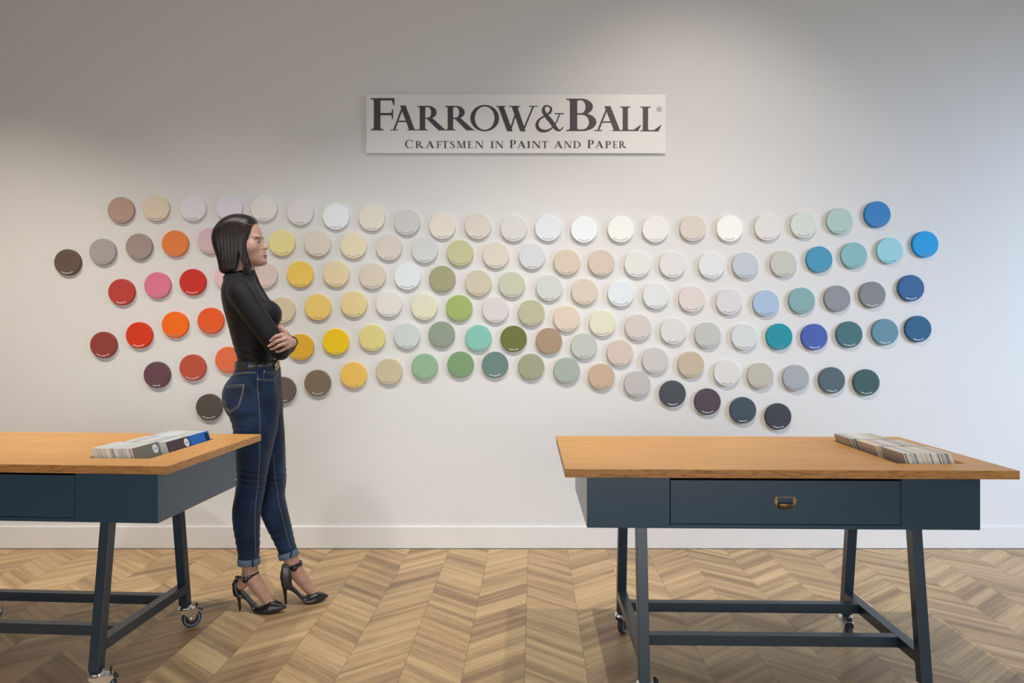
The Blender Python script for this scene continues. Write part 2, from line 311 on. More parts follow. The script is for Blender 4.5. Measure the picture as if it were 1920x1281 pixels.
# ------------------------------------------------------------------ paint discs
ROWS = [
 [(226,394,166,137,118,'tan brown','Dead Salmon'),(292,390,206,187,162,'warm beige','Setting Plaster'),(361,390,211,201,202,'pale lilac grey','Calluna'),(429.3,389,210,201,207,'pale lilac','Great White'),
  (494.2,390.4,214,208,200,'soft off white','Wevet'),(562.5,397.8,212,204,199,'pale pinkish white','Dimity'),(629.7,406,224,226,228,'bright cool white','All White'),(696.6,408.5,220,210,195,'pale cream','Pointing'),
  (762.8,416.7,200,196,192,'light warm grey','Cornforth White'),(829,424,222,212,199,'creamy white','White Tie'),(896,424,213,202,190,'pale oat','Joas White'),(963,428.8,212,208,203,'pale greyish white','Strong White'),
  (1027.7,428,220,222,228,'cool bluish white','Blackened'),(1095,430.6,232,236,239,'brightest white','All White'),(1164,430,233,234,232,'clean white','Wimborne White'),(1229,430,226,225,223,'neutral white','James White'),
  (1299.5,428,208,200,192,'light stone','Elephants Breath'),(1368.3,428.6,236,238,236,'brilliant white','Pointing'),(1439.7,426.7,213,213,214,'pale silver','Dimpse'),(1507,421.8,199,208,205,'pale grey green','Pale Powder'),
  (1575,414.4,164,190,190,'pale duck egg','Teresas Green'),(1645.8,402,46,118,182,'strong blue','Cooks Blue')],
 [(125.7,491.9,97,79,65,'dark brown','London Clay'),(191.5,472,161,153,146,'mid warm grey','Worsted'),(259.8,462.6,152,135,121,'brownish grey','Charleston Gray'),(327.5,456.7,216,118,58,'burnt orange','India Yellow'),
  (394.4,451.5,203,172,174,'dusty pink','Cinder Rose'),(528,455.4,229,211,144,'pale lemon yellow','Dayroom Yellow'),(595,456.5,217,203,185,'pale sand','Tallow'),(662.4,460.6,227,212,178,'pale straw','Farrows Cream'),
  (728.9,464,215,201,189,'pale blush','Dimity'),(796,469,207,206,204,'light grey','Ammonite'),(862.7,474.7,193,190,146,'pale olive green','Cooking Apple Green'),(929.7,478.8,217,206,193,'soft cream','Slipper Satin'),
  (997.4,480.7,212,211,214,'pale cool grey','Skylight'),(1063,491.9,212,196,176,'light beige','Oxford Stone'),(1127.8,492.8,209,193,178,'light pinkish beige','Jitney'),(1195.3,495.6,222,220,219,'soft white','Shadow White'),
  (1261,496.3,217,216,215,'greyish white','Dimpse'),(1334.5,497.9,217,222,225,'icy white','Borrowed Light'),(1397.9,497.7,188,195,208,'pale lavender blue','Lulworth Blue'),(1469.5,494.8,189,193,187,'light sage grey','Cromarty'),
  (1536.7,486.6,68,144,182,'medium sky blue','St Giles Blue'),(1601.8,479,129,176,186,'soft aqua','Dix Blue'),(1669,470,143,198,216,'light sky blue','Blue Ground'),(1735.6,458,0,144,214,'vivid azure','Cooks Blue')],
 [(227,547.7,179,60,52,'crimson red','Radicchio'),(294.5,535,211,112,135,'bright pink','Rangwali'),(360.6,529,194,44,32,'scarlet','Rectory Red'),(427.7,519.8,225,182,187,'light pink','Nancys Blushes'),
  (494.6,516.2,213,190,175,'pale peach','Pink Ground'),(562.3,514.3,234,193,88,'golden yellow','Babouche'),(629.7,513.9,227,205,163,'pale apricot','Hound Lemon'),(698,517.8,213,198,178,'light sand','Savage Ground'),
  (763.4,519,223,227,226,'cool white','Cabbage White'),(829,522.9,160,156,119,'olive green','Olive'),(896.9,531,203,191,168,'light putty','Shaded White'),(959.5,534,193,196,172,'pale sage green','Vert de Terre'),
  (1030,540,205,207,200,'pale green grey','Mizzle'),(1096,547.3,213,198,183,'light biscuit','Joas White'),(1164,550.6,219,226,231,'icy bluish white','Skimmed Milk White'),(1230,554.9,216,219,222,'pale icy grey','Pavilion Blue'),
  (1297.6,560.7,216,205,202,'palest pink','Middleton Pink'),(1367.5,566,211,207,213,'pale lilac white','Great White'),(1436.6,568.7,161,185,214,'light blue','Lulworth Blue'),(1503.9,564,125,165,170,'grey aqua','Oval Room Blue'),
  (1570.4,560,133,138,149,'slate grey','Plummett'),(1636.3,552.9,122,127,133,'dark slate grey','Moles Breath'),(1708.9,540.4,40,90,143,'deep blue','Stiffkey Blue')],
 [(193,647,140,60,50,'brick red','Preference Red'),(260,628.7,205,53,20,'bright vermilion','Bamboozle'),(327.5,609,235,102,10,'vivid orange','Dutch Orange'),(394.4,601.6,224,85,34,'reddish orange','Charlottes Locks'),
  (528,581.5,209,191,154,'khaki beige','Cats Paw'),(595.7,576,232,196,108,'warm yellow','Citron'),(663,570.5,226,202,143,'light straw yellow','Sudbury Yellow'),(728.7,570,222,215,205,'pale ivory','House White'),
  (795.2,575.8,221,215,187,'pale primrose','Green Ground'),(860.8,577.9,155,175,98,'apple green','Yeabridge Green'),(929,581,213,204,203,'pale mauve grey','Peignoir'),(996.2,587,183,179,148,'khaki green','Ball Green'),
  (1062.4,597.7,219,201,182,'pale peachy beige','Setting Plaster'),(1129.6,606.4,218,218,194,'pale lime white','Tunsgate Green'),(1196.7,614,206,196,192,'pinkish grey','Skimming Stone'),(1262.8,621.3,212,211,211,'pale neutral grey','Blackened'),
  (1327.3,628.7,187,188,185,'medium light grey','Pavilion Gray'),(1396.2,632,203,209,212,'icy blue grey','Parma Gray'),(1461.6,631.4,28,140,158,'teal','Vardo'),(1527.5,632,68,92,170,'royal blue','Pitch Blue'),
  (1593,627.5,64,106,116,'dark teal green','Inchyra Blue'),(1660,622.8,94,134,155,'denim blue grey','De Nimes'),(1722.3,617,35,86,128,'petrol blue','Hague Blue')],
 [(293.5,703.2,98,65,70,'aubergine','Pelt'),(360.6,689.6,178,76,54,'rust red','Book Room Red'),(427.7,675,220,104,62,'terracotta orange','Charlottes Locks'),(563,651,218,163,44,'ochre yellow','India Yellow'),
  (629.3,641,236,193,28,'bright yellow','Citron'),(697.6,633.8,219,203,130,'pale mustard','Churlish Green'),(762.8,630,200,204,200,'light blue grey','Light Blue'),(828,627.3,139,151,131,'sage green','Card Room Green'),
  (897,634,130,189,172,'mint turquoise','Arsenic'),(963,635.5,106,109,54,'dark moss green','Bancha'),(1029.3,639.6,164,140,115,'mid brown','Fawn'),(1094.8,649.4,189,193,184,'grey sage','Mizzle'),
  (1162.5,661.9,207,190,178,'dusty beige pink','Jitney'),(1228.5,676.3,198,193,190,'mushroom grey','Ammonite'),(1296,684,191,175,153,'khaki sand','Light Gray'),(1363.2,699.7,212,210,211,'pale chalk white','Blackened'),
  (1426.4,705,182,179,170,'stone grey','Hardwick White'),(1492.8,708.9,160,163,172,'cool medium grey','Manor House Gray'),(1560.3,713.4,80,97,108,'dark blue grey','Down Pipe'),(1625,717.5,58,88,92,'blackish green','Studio Green')],
 [(391.5,763.7,84,74,66,'charcoal brown','Tanners Brown'),(529.4,731.7,101,84,77,'plum brown','Mahogany'),(595,718.4,122,103,83,'olive brown','Salon Drab'),(662.8,703.6,231,185,88,'amber yellow','Babouche'),
  (729.3,697,197,184,150,'straw khaki','Old White'),(796.2,687.8,144,174,140,'light leaf green','Breakfast Room Green'),(863.5,683.9,119,152,105,'leaf green','Calke Green'),(928.3,684.3,101,128,121,'dark sea green','Green Smoke'),
  (996,688,156,158,128,'lichen green','Lichen'),(1062.8,695,164,173,163,'pale sage','Pigeon'),(1128,706.5,196,170,145,'caramel beige','Smoked Trout'),(1195,720.2,190,183,181,'taupe grey','Peignoir'),
  (1261.5,738.5,72,75,84,'soft black','Off-Black'),(1327,753.4,82,69,80,'blackened plum','Paean Black'),(1393.5,769.6,65,79,93,'midnight blue grey','Railings'),(1459.6,781.3,62,65,74,'near black','Pitch Black')]]
NUM = {'London Clay': 244, 'Radicchio': 96, 'Rectory Red': 217, 'Preference Red': 297, 'Bamboozle': 304, 'Pelt': 254, 'Book Room Red': 50, 'Charlottes Locks': 268, 'Tanners Brown': 255, 'Mahogany': 36, 'Salon Drab': 290, 'Bancha': 298, 'Green Smoke': 47,
       'Off-Black': 57, 'Paean Black': 294, 'Railings': 31, 'Pitch Black': 256, 'Down Pipe': 26, 'Studio Green': 93, 'Pitch Blue': 220, 'Inchyra Blue': 289, 'De Nimes': 299, 'Hague Blue': 30, 'Stiffkey Blue': 281, 'Moles Breath': 276, 'Plummett': 272}
TD = .020; RD = .0745
def wall_local(x, y):       # photographed tone of the bare wall at that spot, to read the true paint colour off the disc
    t = max(0, min(1, (x-100)/1650)); a = np.array(lin((212, 205, 194))); b = np.array(lin((222, 219, 216))); c = np.array(lin((207, 209, 216)))
    base = a*(1-t/.6)+b*(t/.6) if t < .6 else b*(1-(t-.6)/.4)+c*((t-.6)/.4)
    if y < 480: base = base*(1-.10*(480-y)/100)
    return base
def disc_mesh(name, m, parent):
    v = .0035
    prof = [(RD-.001, 0), (RD, -.001), (RD, -TD+v), (RD-v*.3, -TD+v*.3), (RD-v, -TD), (RD-v-.0008, -TD), (RD*.5, -TD), (.002, -TD)]
    M = Matrix.Rotation(math.radians(-90), 4, 'X')           # lathe axis along y, front towards -y
    mb = MB(); mb.lathe([(r, z) for r, z in prof], 56, 0, M)
    return mb
_txt = {}
def make_text_meshes(strings):
    tmp = []
    for s in strings:
        c = bpy.data.curves.new('t', 'FONT'); c.body = s; c.size = .0078; c.align_x = 'CENTER'; c.offset = .00022; c.resolution_u = 2; c.space_character = .98
        o = bpy.data.objects.new('t', c); COL.objects.link(o); tmp.append((s, o, c))
    dg = bpy.context.evaluated_depsgraph_get(); dg.update()
    for s, o, c in tmp:
        me = o.evaluated_get(dg).to_mesh(); _txt[s] = ([v.co.copy() for v in me.vertices], [tuple(p.vertices) for p in me.polygons])
    for s, o, c in tmp: bpy.data.objects.remove(o); bpy.data.curves.remove(c)
def text_of(d, i):
    nm = d[6].replace('s ', "'s ") if d[6].split()[0] in ('Moles', 'Tanners', 'Charlottes', 'Cooks', 'Elephants', 'Farrows', 'Joas', 'Nancys', 'Teresas', 'Cats') else d[6]
    return nm+'\u00ae No.'+str(NUM.get(d[6], 201+i % 90))
all_t = []; k = 0
for row in ROWS:
    for d in row: all_t.append(text_of(d, k)); k += 1
make_text_meshes(sorted(set(all_t)))
m_white = mat('disc_text_white', (.85, .85, .85), .6); m_grey = mat('disc_text_grey', (.30, .29, .28), .6)
ORD = ['first', 'second', 'third', 'fourth', 'fifth', 'sixth', 'seventh', 'eighth', 'ninth', 'tenth', 'eleventh', 'twelfth', 'thirteenth']
RN = ['top', 'second', 'third', 'fourth', 'fifth', 'lowest']
_dm = None
FAINT = ('burnt orange', 'strong blue', 'vivid azure', 'medium sky blue', 'vivid orange', 'bright pink', 'sage green', 'mid brown', 'apple green', 'leaf green', 'ochre yellow', 'teal', 'golden yellow', 'bright yellow')
k = 0
seen = {}
for ri, row in enumerate(ROWS):
    for i, d in enumerate(row):
        x, y, r, g, b, cname, _ = d
        base = np.array(lin((r, g, b)))*np.array(WALLC)/wall_local(x, y)
        base = np.minimum(base, .90)
        m = mat('disc_paint_%d_%d' % (ri, i), tuple(float(c) for c in base), .5, spec=.3)
        X = wx(x, WY-TD); Z = wz(y, WY-TD)
        if _dm is None:
            o = disc_mesh('paint_disc', m, None).build('paint_disc', m, None, True); _dm = o.data
            try: _dm.set_sharp_from_angle(angle=math.radians(50))
            except Exception: pass
        else:
            o = bpy.data.objects.new('paint_disc', _dm); COL.objects.link(o)
        o.material_slots[0].link = 'OBJECT'; o.material_slots[0].material = m
        o.location = (X, WY, Z)
        n = len(row); pos = ('leftmost' if i == 0 else 'rightmost' if i == n-1 else ORD[i]+' from the left' if i < n/2 else ORD[n-1-i]+' from the right')
        tag(o, '%s round paint sample disc, %s in the %s wavy row' % (cname, pos, RN[ri]), 'colour disc', 'round paint colour discs on the wall')
        lum = base.mean()
        vs, fs = _txt[all_t[k]]; R0 = RD-.0105
        nv = []
        for v in vs:
            a = v.x/R0; rr = R0-v.y; nv.append(Vector((rr*math.sin(a), -TD-.0007, -rr*math.cos(a))))
        c = mkobj('lettering', nv, fs, m_white if (lum < .27 and cname not in FAINT) else m_grey, o)
        k += 1
# ------------------------------------------------------------------ tables
def wood_material(name, dark, mid, light, vert=False):
    m = bpy.data.materials.new(name); m.use_nodes = True; nt = m.node_tree; N = nt.nodes; L = nt.links; b = N['Principled BSDF']
    tc = N.new('ShaderNodeTexCoord'); mp = N.new('ShaderNodeMapping'); mp.inputs['Scale'].default_value = (.4, 15, 15) if not vert else (3.2, 5, 26); L.new(tc.outputs['Object'], mp.inputs[0])
    n1 = N.new('ShaderNodeTexNoise'); n1.inputs['Scale'].default_value = 1.6 if not vert else 2.2; n1.inputs['Detail'].default_value = 4; n1.inputs['Distortion'].default_value = .5; L.new(mp.outputs[0], n1.inputs[0])
    mul = N.new('ShaderNodeMath'); mul.operation = 'MULTIPLY'; mul.inputs[1].default_value = 9 if not vert else 6; L.new(n1.outputs[0], mul.inputs[0])
    fr = N.new('ShaderNodeMath'); fr.operation = 'PINGPONG'; fr.inputs[1].default_value = .5; L.new(mul.outputs[0], fr.inputs[0])
    mp2 = N.new('ShaderNodeMapping'); mp2.inputs['Scale'].default_value = (6, 260, 260) if not vert else (30, 300, 300); L.new(tc.outputs['Object'], mp2.inputs[0])
    n2 = N.new('ShaderNodeTexNoise'); n2.inputs['Scale'].default_value = 1; n2.inputs['Detail'].default_value = 3; L.new(mp2.outputs[0], n2.inputs[0])
    ad = N.new('ShaderNodeMath'); ad.operation = 'MULTIPLY_ADD'; ad.inputs[1].default_value = .55; L.new(n2.outputs[0], ad.inputs[0]); L.new(fr.outputs[0], ad.inputs[2])
    r = N.new('ShaderNodeValToRGB'); L.new(ad.outputs[0], r.inputs[0]); e = r.color_ramp.elements
    e[0].position = .22; e[0].color = (*dark, 1); e[1].position = .75; e[1].color = (*light, 1); k = e.new(.42); k.color = (*mid, 1)
    L.new(r.outputs[0], b.inputs['Base Color']); b.inputs['Roughness'].default_value = .42; b.inputs['Specular IOR Level'].default_value = .32; b.inputs['Coat Weight'].default_value = .0; b.inputs['Coat Roughness'].default_value = .25
    bp = N.new('ShaderNodeBump'); bp.inputs['Strength'].default_value = .08; bp.inputs['Distance'].default_value = .001; L.new(n2.outputs[0], bp.inputs['Height']); L.new(bp.outputs[0], b.inputs['Normal'])
    return m
m_top = wood_material('oak_top', (.52, .245, .062), (.61, .30, .082), (.68, .355, .11))
m_edge = wood_material('oak_edge', (.25, .10, .028), (.46, .205, .056), (.55, .26, .078), True)
m_steel = mat('blue_black_painted_metal', (.018, .036, .056), .32, .0, bump=.02, bscale=900, spec=.6)
m_apron = mat('blue_black_painted_wood', (.029, .064, .102), .27, 0, bump=.03, bscale=700, spec=.55)
m_chrome = mat('zinc_plated_steel', (.72, .74, .76), .22, 1)
m_rim = mat('grey_wheel_blue_reflection', (.22, .36, .52), .35)  # blue reflection of daylight painted into the grey wheel colour
m_tread = mat('dark_wheel_tread', (.03, .03, .032), .6)
m_blk = mat('black_rubber', (.015, .015, .015), .5)
m_brass = mat('aged_brass', (.33, .22, .11), .3, 1, var=.5, vscale=60)
L_, D_, ZT, TT = 1.41, .733, .795, .027
LEGH = .094

def castor(root, x, y, ang, foot=LEGH):
    M = Matrix.Translation((x, y, 0)) @ Matrix.Rotation(ang, 4, 'Z')
    mb = MB()
    mb.lathe([(.010, .0775), (.0235, .078), (.026, .081), (.0235, .0835), (.0225, .0845), (.025, .087), (.0225, .090), (.017, .092), (.012, foot)], 28, 0, M)
    tr = .024
    for s in (-1, 1):              # fork cheeks, outline polygon in trail/z plane
        out = [(-.024, .078), (.026, .078), (.050, .071), (.054, .064), (.044, .060), (tr+.012, .034), (tr, .027), (tr-.011, .033), (.002, .055), (-.020, .068)]
        y0, y1 = s*.0145, s*.0175
        vs = [M @ Vector((a, y0, b)) for a, b in out]+[M @ Vector((a, y1, b)) for a, b in out]; n = len(out)
        fs = [tuple(range(n)), tuple(reversed(range(n, 2*n)))]+[(i, (i+1) % n+0, (i+1) % n+n, i+n) for i in range(n)]
        mb.add(vs, fs)
    mb.hexa([M @ Vector(p) for p in ((-.024, -.0175, .0765), (.028, -.0175, .0765), (.028, .0175, .0765), (-.024, .0175, .0765))], [M @ Vector(p) for p in ((-.024, -.0175, .0795), (.028, -.0175, .0795), (.028, .0175, .0795), (-.024, .0175, .0795))])
    mb.hexa([M @ Vector(p) for p in ((.028, -.0175, .0765), (.050, -.0175, .070), (.050, .0175, .070), (.028, .0175, .0765))], [M @ Vector(p) for p in ((.028, -.0175, .0795), (.052, -.0175, .073), (.052, .0175, .073), (.028, .0175, .0795))])
    c = mb.build('castor', m_chrome, root, 'auto'); c['label'] = 'zinc plated swivel castor'
    A = M @ Matrix.Translation((tr, 0, .0375)) @ Matrix.Rotation(math.pi/2, 4, 'X')
    w = MB(); w.lathe([(.029, -.0105), (.034, -.011), (.0375, -.007), (.0375, .007), (.034, .011), (.029, .0105)], 36, 1, A)
    w.lathe([(.010, -.0112), (.012, -.009), (.025, -.0085), (.027, -.0112), (.0305, -.0114), (.0305, .0114), (.027, .0112), (.025, .0085), (.012, .009), (.010, .0112)], 36, 0, A)
    w.build('wheel', [m_rim, m_tread], c, 'auto')
    MB().lathe([(.0045, -.0205), (.0062, -.0195), (.0062, .0195), (.0045, .0205)], 16, 0, A).build('axle_bolt', m_chrome, c, 'auto')
    p = MB()
    def quad(pts, th, mi):
        a = [M @ Vector(q) for q in pts]; p.hexa(a, [q+Vector((0, 0, th)) for q in a], mi)
    p.box(.028, -.011, .077, .050, .011, .0795, 0, .0008, M @ Matrix.Rotation(0, 4, 'Y'))
    p.hexa([M @ Vector(q) for q in ((.042, -.011, .078), (.046, -.011, .078), (.046, .011, .078), (.042, .011, .078))], [M @ Vector(q) for q in ((.040, -.012, .094), (.047, -.012, .095), (.047, .012, .095), (.040, .012, .094))], 1)
    p.hexa([M @ Vector(q) for q in ((.050, -.011, .073), (.064, -.011, .060), (.064, .011, .060), (.050, .011, .073))], [M @ Vector(q) for q in ((.051, -.011, .077), (.067, -.011, .064), (.067, .011, .064), (.051, .011, .077))], 1)
    p.build('brake_pedal', [m_chrome, m_blk], c)['label'] = 'castor brake pedal with dark tips'
    return c

def table(loc, rz, label, slot, drw, legx, trails, group='wooden topped work tables on castors'):
    t = empty('work_table', loc, rz); tag(t, label, 'table', group)
    # top with the card tray cut into it
    sx0, sx1, sy0, sy1 = slot; z0, z1 = ZT-TT, ZT
    mb = MB()
    xs = [0, sx0, sx1, L_]; ys = [0, sy0, sy1, D_]; be = .0012
    vs = []; idx = {}
    def V(x, y, z):
        k = (round(x, 5), round(y, 5), round(z, 5))
        if k not in idx: idx[k] = len(vs); vs.append(Vector((x, y, z)))
        return idx[k]
    fs = []; ms = []
    for i in range(3):
        for j in range(3):
            if i == 1 and j == 1: continue
            a, b, c, d = xs[i], xs[i+1], ys[j], ys[j+1]
            fs.append((V(a, c, z1), V(b, c, z1), V(b, d, z1), V(a, d, z1))); ms.append(0)
            fs.append((V(a, d, z0), V(b, d, z0), V(b, c, z0), V(a, c, z0))); ms.append(0)
    def wall(x0, y0, x1, y1, mi): fs.append((V(x0, y0, z0), V(x1, y1, z0), V(x1, y1, z1), V(x0, y0, z1))); ms.append(mi)
    for i in range(3): wall(xs[i], 0, xs[i+1], 0, 1); wall(xs[3-i], D_, xs[2-i], D_, 1); wall(L_, ys[i], L_, ys[i+1], 1); wall(0, ys[3-i], 0, ys[2-i], 1)
    wall(sx1, sy0, sx0, sy0, 0); wall(sx0, sy1, sx1, sy1, 0); wall(sx0, sy0, sx0, sy1, 0); wall(sx1, sy1, sx1, sy0, 0)
    o = mkobj('tabletop', vs, fs, [m_top, m_edge], t, False, ms); o['label'] = 'honey oak top with dark grained edge'
    bv = o.modifiers.new('soft edge', 'BEVEL'); bv.width = .0013; bv.segments = 2; bv.limit_method = 'ANGLE'
    tr = MB()      # tray let into the frame
    e = .006; zb = .694
    tr.box(sx0-e, sy0-e, zb-e, sx1+e, sy1+e, zb); tr.box(sx0-e, sy0-e, zb, sx0, sy1+e, z0); tr.box(sx1, sy0-e, zb, sx1+e, sy1+e, z0); tr.box(sx0, sy0-e, zb, sx1, sy0, z0); tr.box(sx0, sy1, zb, sx1, sy1+e, z0)
    tr.build('card_tray', m_edge, t)
    # frame
    i = .075; th = .018; zb, zt = .590, ZT-TT; d0, d1 = drw; fz0, fz1 = .605, .7465
    ap = MB()
    ap.box(i, i, zb, d0, i+th, zt, 0, .0008); ap.box(d1, i, zb, L_-i, i+th, zt, 0, .0008); ap.box(d0, i, zb, d1, i+th, fz0-.002)
    ap.box(i, i+th, zb, i+th, D_-i, zt); ap.box(L_-i-th, i+th, zb, L_-i, D_-i, zt); ap.box(i+th, D_-i-th, zb, L_-i-th, D_-i, zt)
    ap.box(i+th, i+th, zb, L_-i-th, D_-i-th, zb+.010)
    ap.build('frame', m_apron, t)
    dr = MB(); dr.box(d0+.0022, i-.0005, fz0, d1-.0022, i+th-.001, fz1, 0, .0012); dr.box(d0+.02, i+th-.001, fz0+.006, d1-.02, i+.026, fz1-.02, 0)
    dro = dr.build('drawer', m_apron, t)
    # cup handle with label window
    hx, hz = (d0+d1)/2, .676; hw = .0365
    h = MB(); y = i-.0005; yf = y-.0016
    def pl(pts):
        n = len(pts); vs = [Vector((hx+a, y, hz+b)) for a, b in pts]+[Vector((hx+a, yf, hz+b)) for a, b in pts]
        h.add(vs, [tuple(range(n)), tuple(reversed(range(n, 2*n)))]+[(j, (j+1) % n, (j+1) % n+n, j+n) for j in range(n)])
    pl([(-.031, .0155), (.031, .0155), (.031, .0185), (-.031, .0185)])
    pl([(-.026, .0185), (-.031, .0185), (-.034, .012), (-.0375, .009), (-.037, .005), (-.034, .002), (-.034, -.004), (-.026, -.012), (-.024, 0)])
    pl([(.026, .0185), (.024, 0), (.026, -.012), (.034, -.004), (.034, .002), (.037, .005), (.0375, .009), (.034, .012), (.031, .0185)])
    for s in (-1, 1): h.tube([(hx+s*.0345, yf-.0012, hz+.007), (hx+s*.0345, yf, hz+.007)], .002, 8)
    nu, nv = 18, 8; vs = []; fs = []           # the cup: quarter shell, open upwards
    for a in range(nu+1):
        for b in range(nv+1):
            ph = math.pi*a/nu; te = math.pi/2*b/nv
            vs.append(Vector((hx-.0265*math.cos(ph)*(1-.0*b/nv), y-.0175*math.sin(ph)**.6*math.cos(te)*1.0, hz-.001-.020*math.sin(ph)**.35*math.sin(te))))
    for a in range(nu):
        for b in range(nv):
            q = a*(nv+1)+b; fs.append((q, q+1, q+nv+2, q+nv+1))
    h.add(vs, fs)
    ho = h.build('handle', m_brass, dro, 'auto'); ho['label'] = 'aged brass cup handle'
    sd = ho.modifiers.new('thick', 'SOLIDIFY'); sd.thickness = .0012
    # splayed square legs
    q = .018
    for lx in legx:
        for yt, yb in ((.145, .078), (D_-.145, D_-.078)):
            mb = MB(); mb.hexa([(lx-q, yb-q, LEGH), (lx+q, yb-q, LEGH), (lx+q, yb+q, LEGH), (lx-q, yb+q, LEGH)], [(lx-q, yt-q, zb), (lx+q, yt-q, zb), (lx+q, yt+q, zb), (lx-q, yt+q, zb)])
            lo = mb.build('leg', m_steel, t); bv = lo.modifiers.new('soft edge', 'BEVEL'); bv.width = .0016; bv.segments = 2
        k = (LEGH, zb); yy = lambda z, a, b: a+(b-a)*(z-LEGH)/(zb-LEGH)
        z0, z1 = .153, .189
        f0, f1 = yy(z0, .078, .145)+q, yy(z1, .078, .145)+q; r0, r1 = D_-f0, D_-f1
        mb = MB(); mb.hexa([(lx-q, f0, z0), (lx+q, f0, z0), (lx+q, r0, z0), (lx-q, r0, z0)], [(lx-q, f1, z1), (lx+q, f1, z1), (lx+q, r1, z1), (lx-q, r1, z1)])
        co = mb.build('crossbar', m_steel, t)
    for yc in (.225, .520):
        mb = MB(); mb.box(legx[0]+q, yc-q, .153, legx[1]-q, yc+q, .1885, 0, .0015); mb.build('stretcher', m_steel, t)
    n = 0
    for lx in legx:
        for yb in (.078, D_-.078):
            if trails[n] is not None: castor(t, lx, yb, math.radians(trails[n]))
            n += 1
    return t
# order of castors: left front, left rear, right front, right rear
THR, THL = .0226, .0636
slotR = (1.094, 1.318, .120, .628); slotL = (L_-.353, L_-.136, .132, .600)
tabR = table((.1667, 2.266, 0), -THR, 'work table with oak top and full width blue-black frame, standing alone under the blue discs', slotR, (.343, 1.084), (.260, 1.160), (20, 62, 200, 262))
ca, sa = math.cos(THL), math.sin(THL)
oL = (-1.1065-L_*ca, 2.312+L_*sa, 0)
tabL = table(oL, -THL, 'work table with oak top cut off by the frame edge, beside the standing woman', slotL, (.360, L_-.362), (.28, L_-.290), (180, 100, 30, 38))

# ------------------------------------------------------------------ colour cards in the trays
m_pages = mat('card_pages', (.78, .78, .76), .7)
CT = .0046; CL = .148; CH = .136; LEAN = math.radians(-19.5)
PAL = {
 'A': [('pale grey', (196, 198, 196)), ('off white', (228, 226, 218)), ('light cream', (232, 226, 208)), ('light stone', (206, 200, 188)), ('grey', (150, 152, 150)), ('pale blue grey', (178, 190, 198)), ('white', (226, 226, 222)), ('taupe', (140, 124, 108)), ('cream', (222, 212, 190)), ('slate grey', (96, 104, 112)), ('beige', (190, 172, 150)), ('pale sand', (214, 206, 190)), ('soft white', (222, 222, 220)), ('charcoal', (62, 62, 64)), ('stone', (168, 160, 146)), ('ivory', (232, 228, 214))],
 'B': [('yellow', (226, 204, 96)), ('pale yellow', (232, 222, 160)), ('white', (228, 226, 222)), ('crimson', (150, 36, 42)), ('dark red', (108, 34, 38)), ('pink', (214, 168, 172)), ('pale pink', (232, 212, 208)), ('ivory', (232, 228, 214)), ('mauve', (140, 112, 140)), ('brown', (110, 78, 60)), ('black', (34, 34, 38)), ('cream', (226, 216, 192)), ('grey', (150, 152, 156)), ('pale grey', (196, 196, 196))],
 'C': [('dark brown', (84, 66, 56)), ('light blue', (132, 172, 200)), ('pale aqua', (186, 208, 206)), ('white', (228, 228, 224)), ('cream', (218, 208, 178)), ('ivory', (232, 228, 214)), ('sage green', (164, 172, 146)), ('mustard', (190, 168, 92)), ('olive', (132, 130, 88)), ('grey', (170, 172, 172))]}
rng = random.Random(5)
RNAME = {'A': 'front', 'B': 'middle', 'C': 'back'}
def card_mesh(L=CL):
    mb = MB(); mb.box(0, 0, 0, CT*.62, L, CH, 0); mb.box(CT*.62, .0003, .001, CT, L-.0003, CH-.0002, 1); return mb
base_card = None
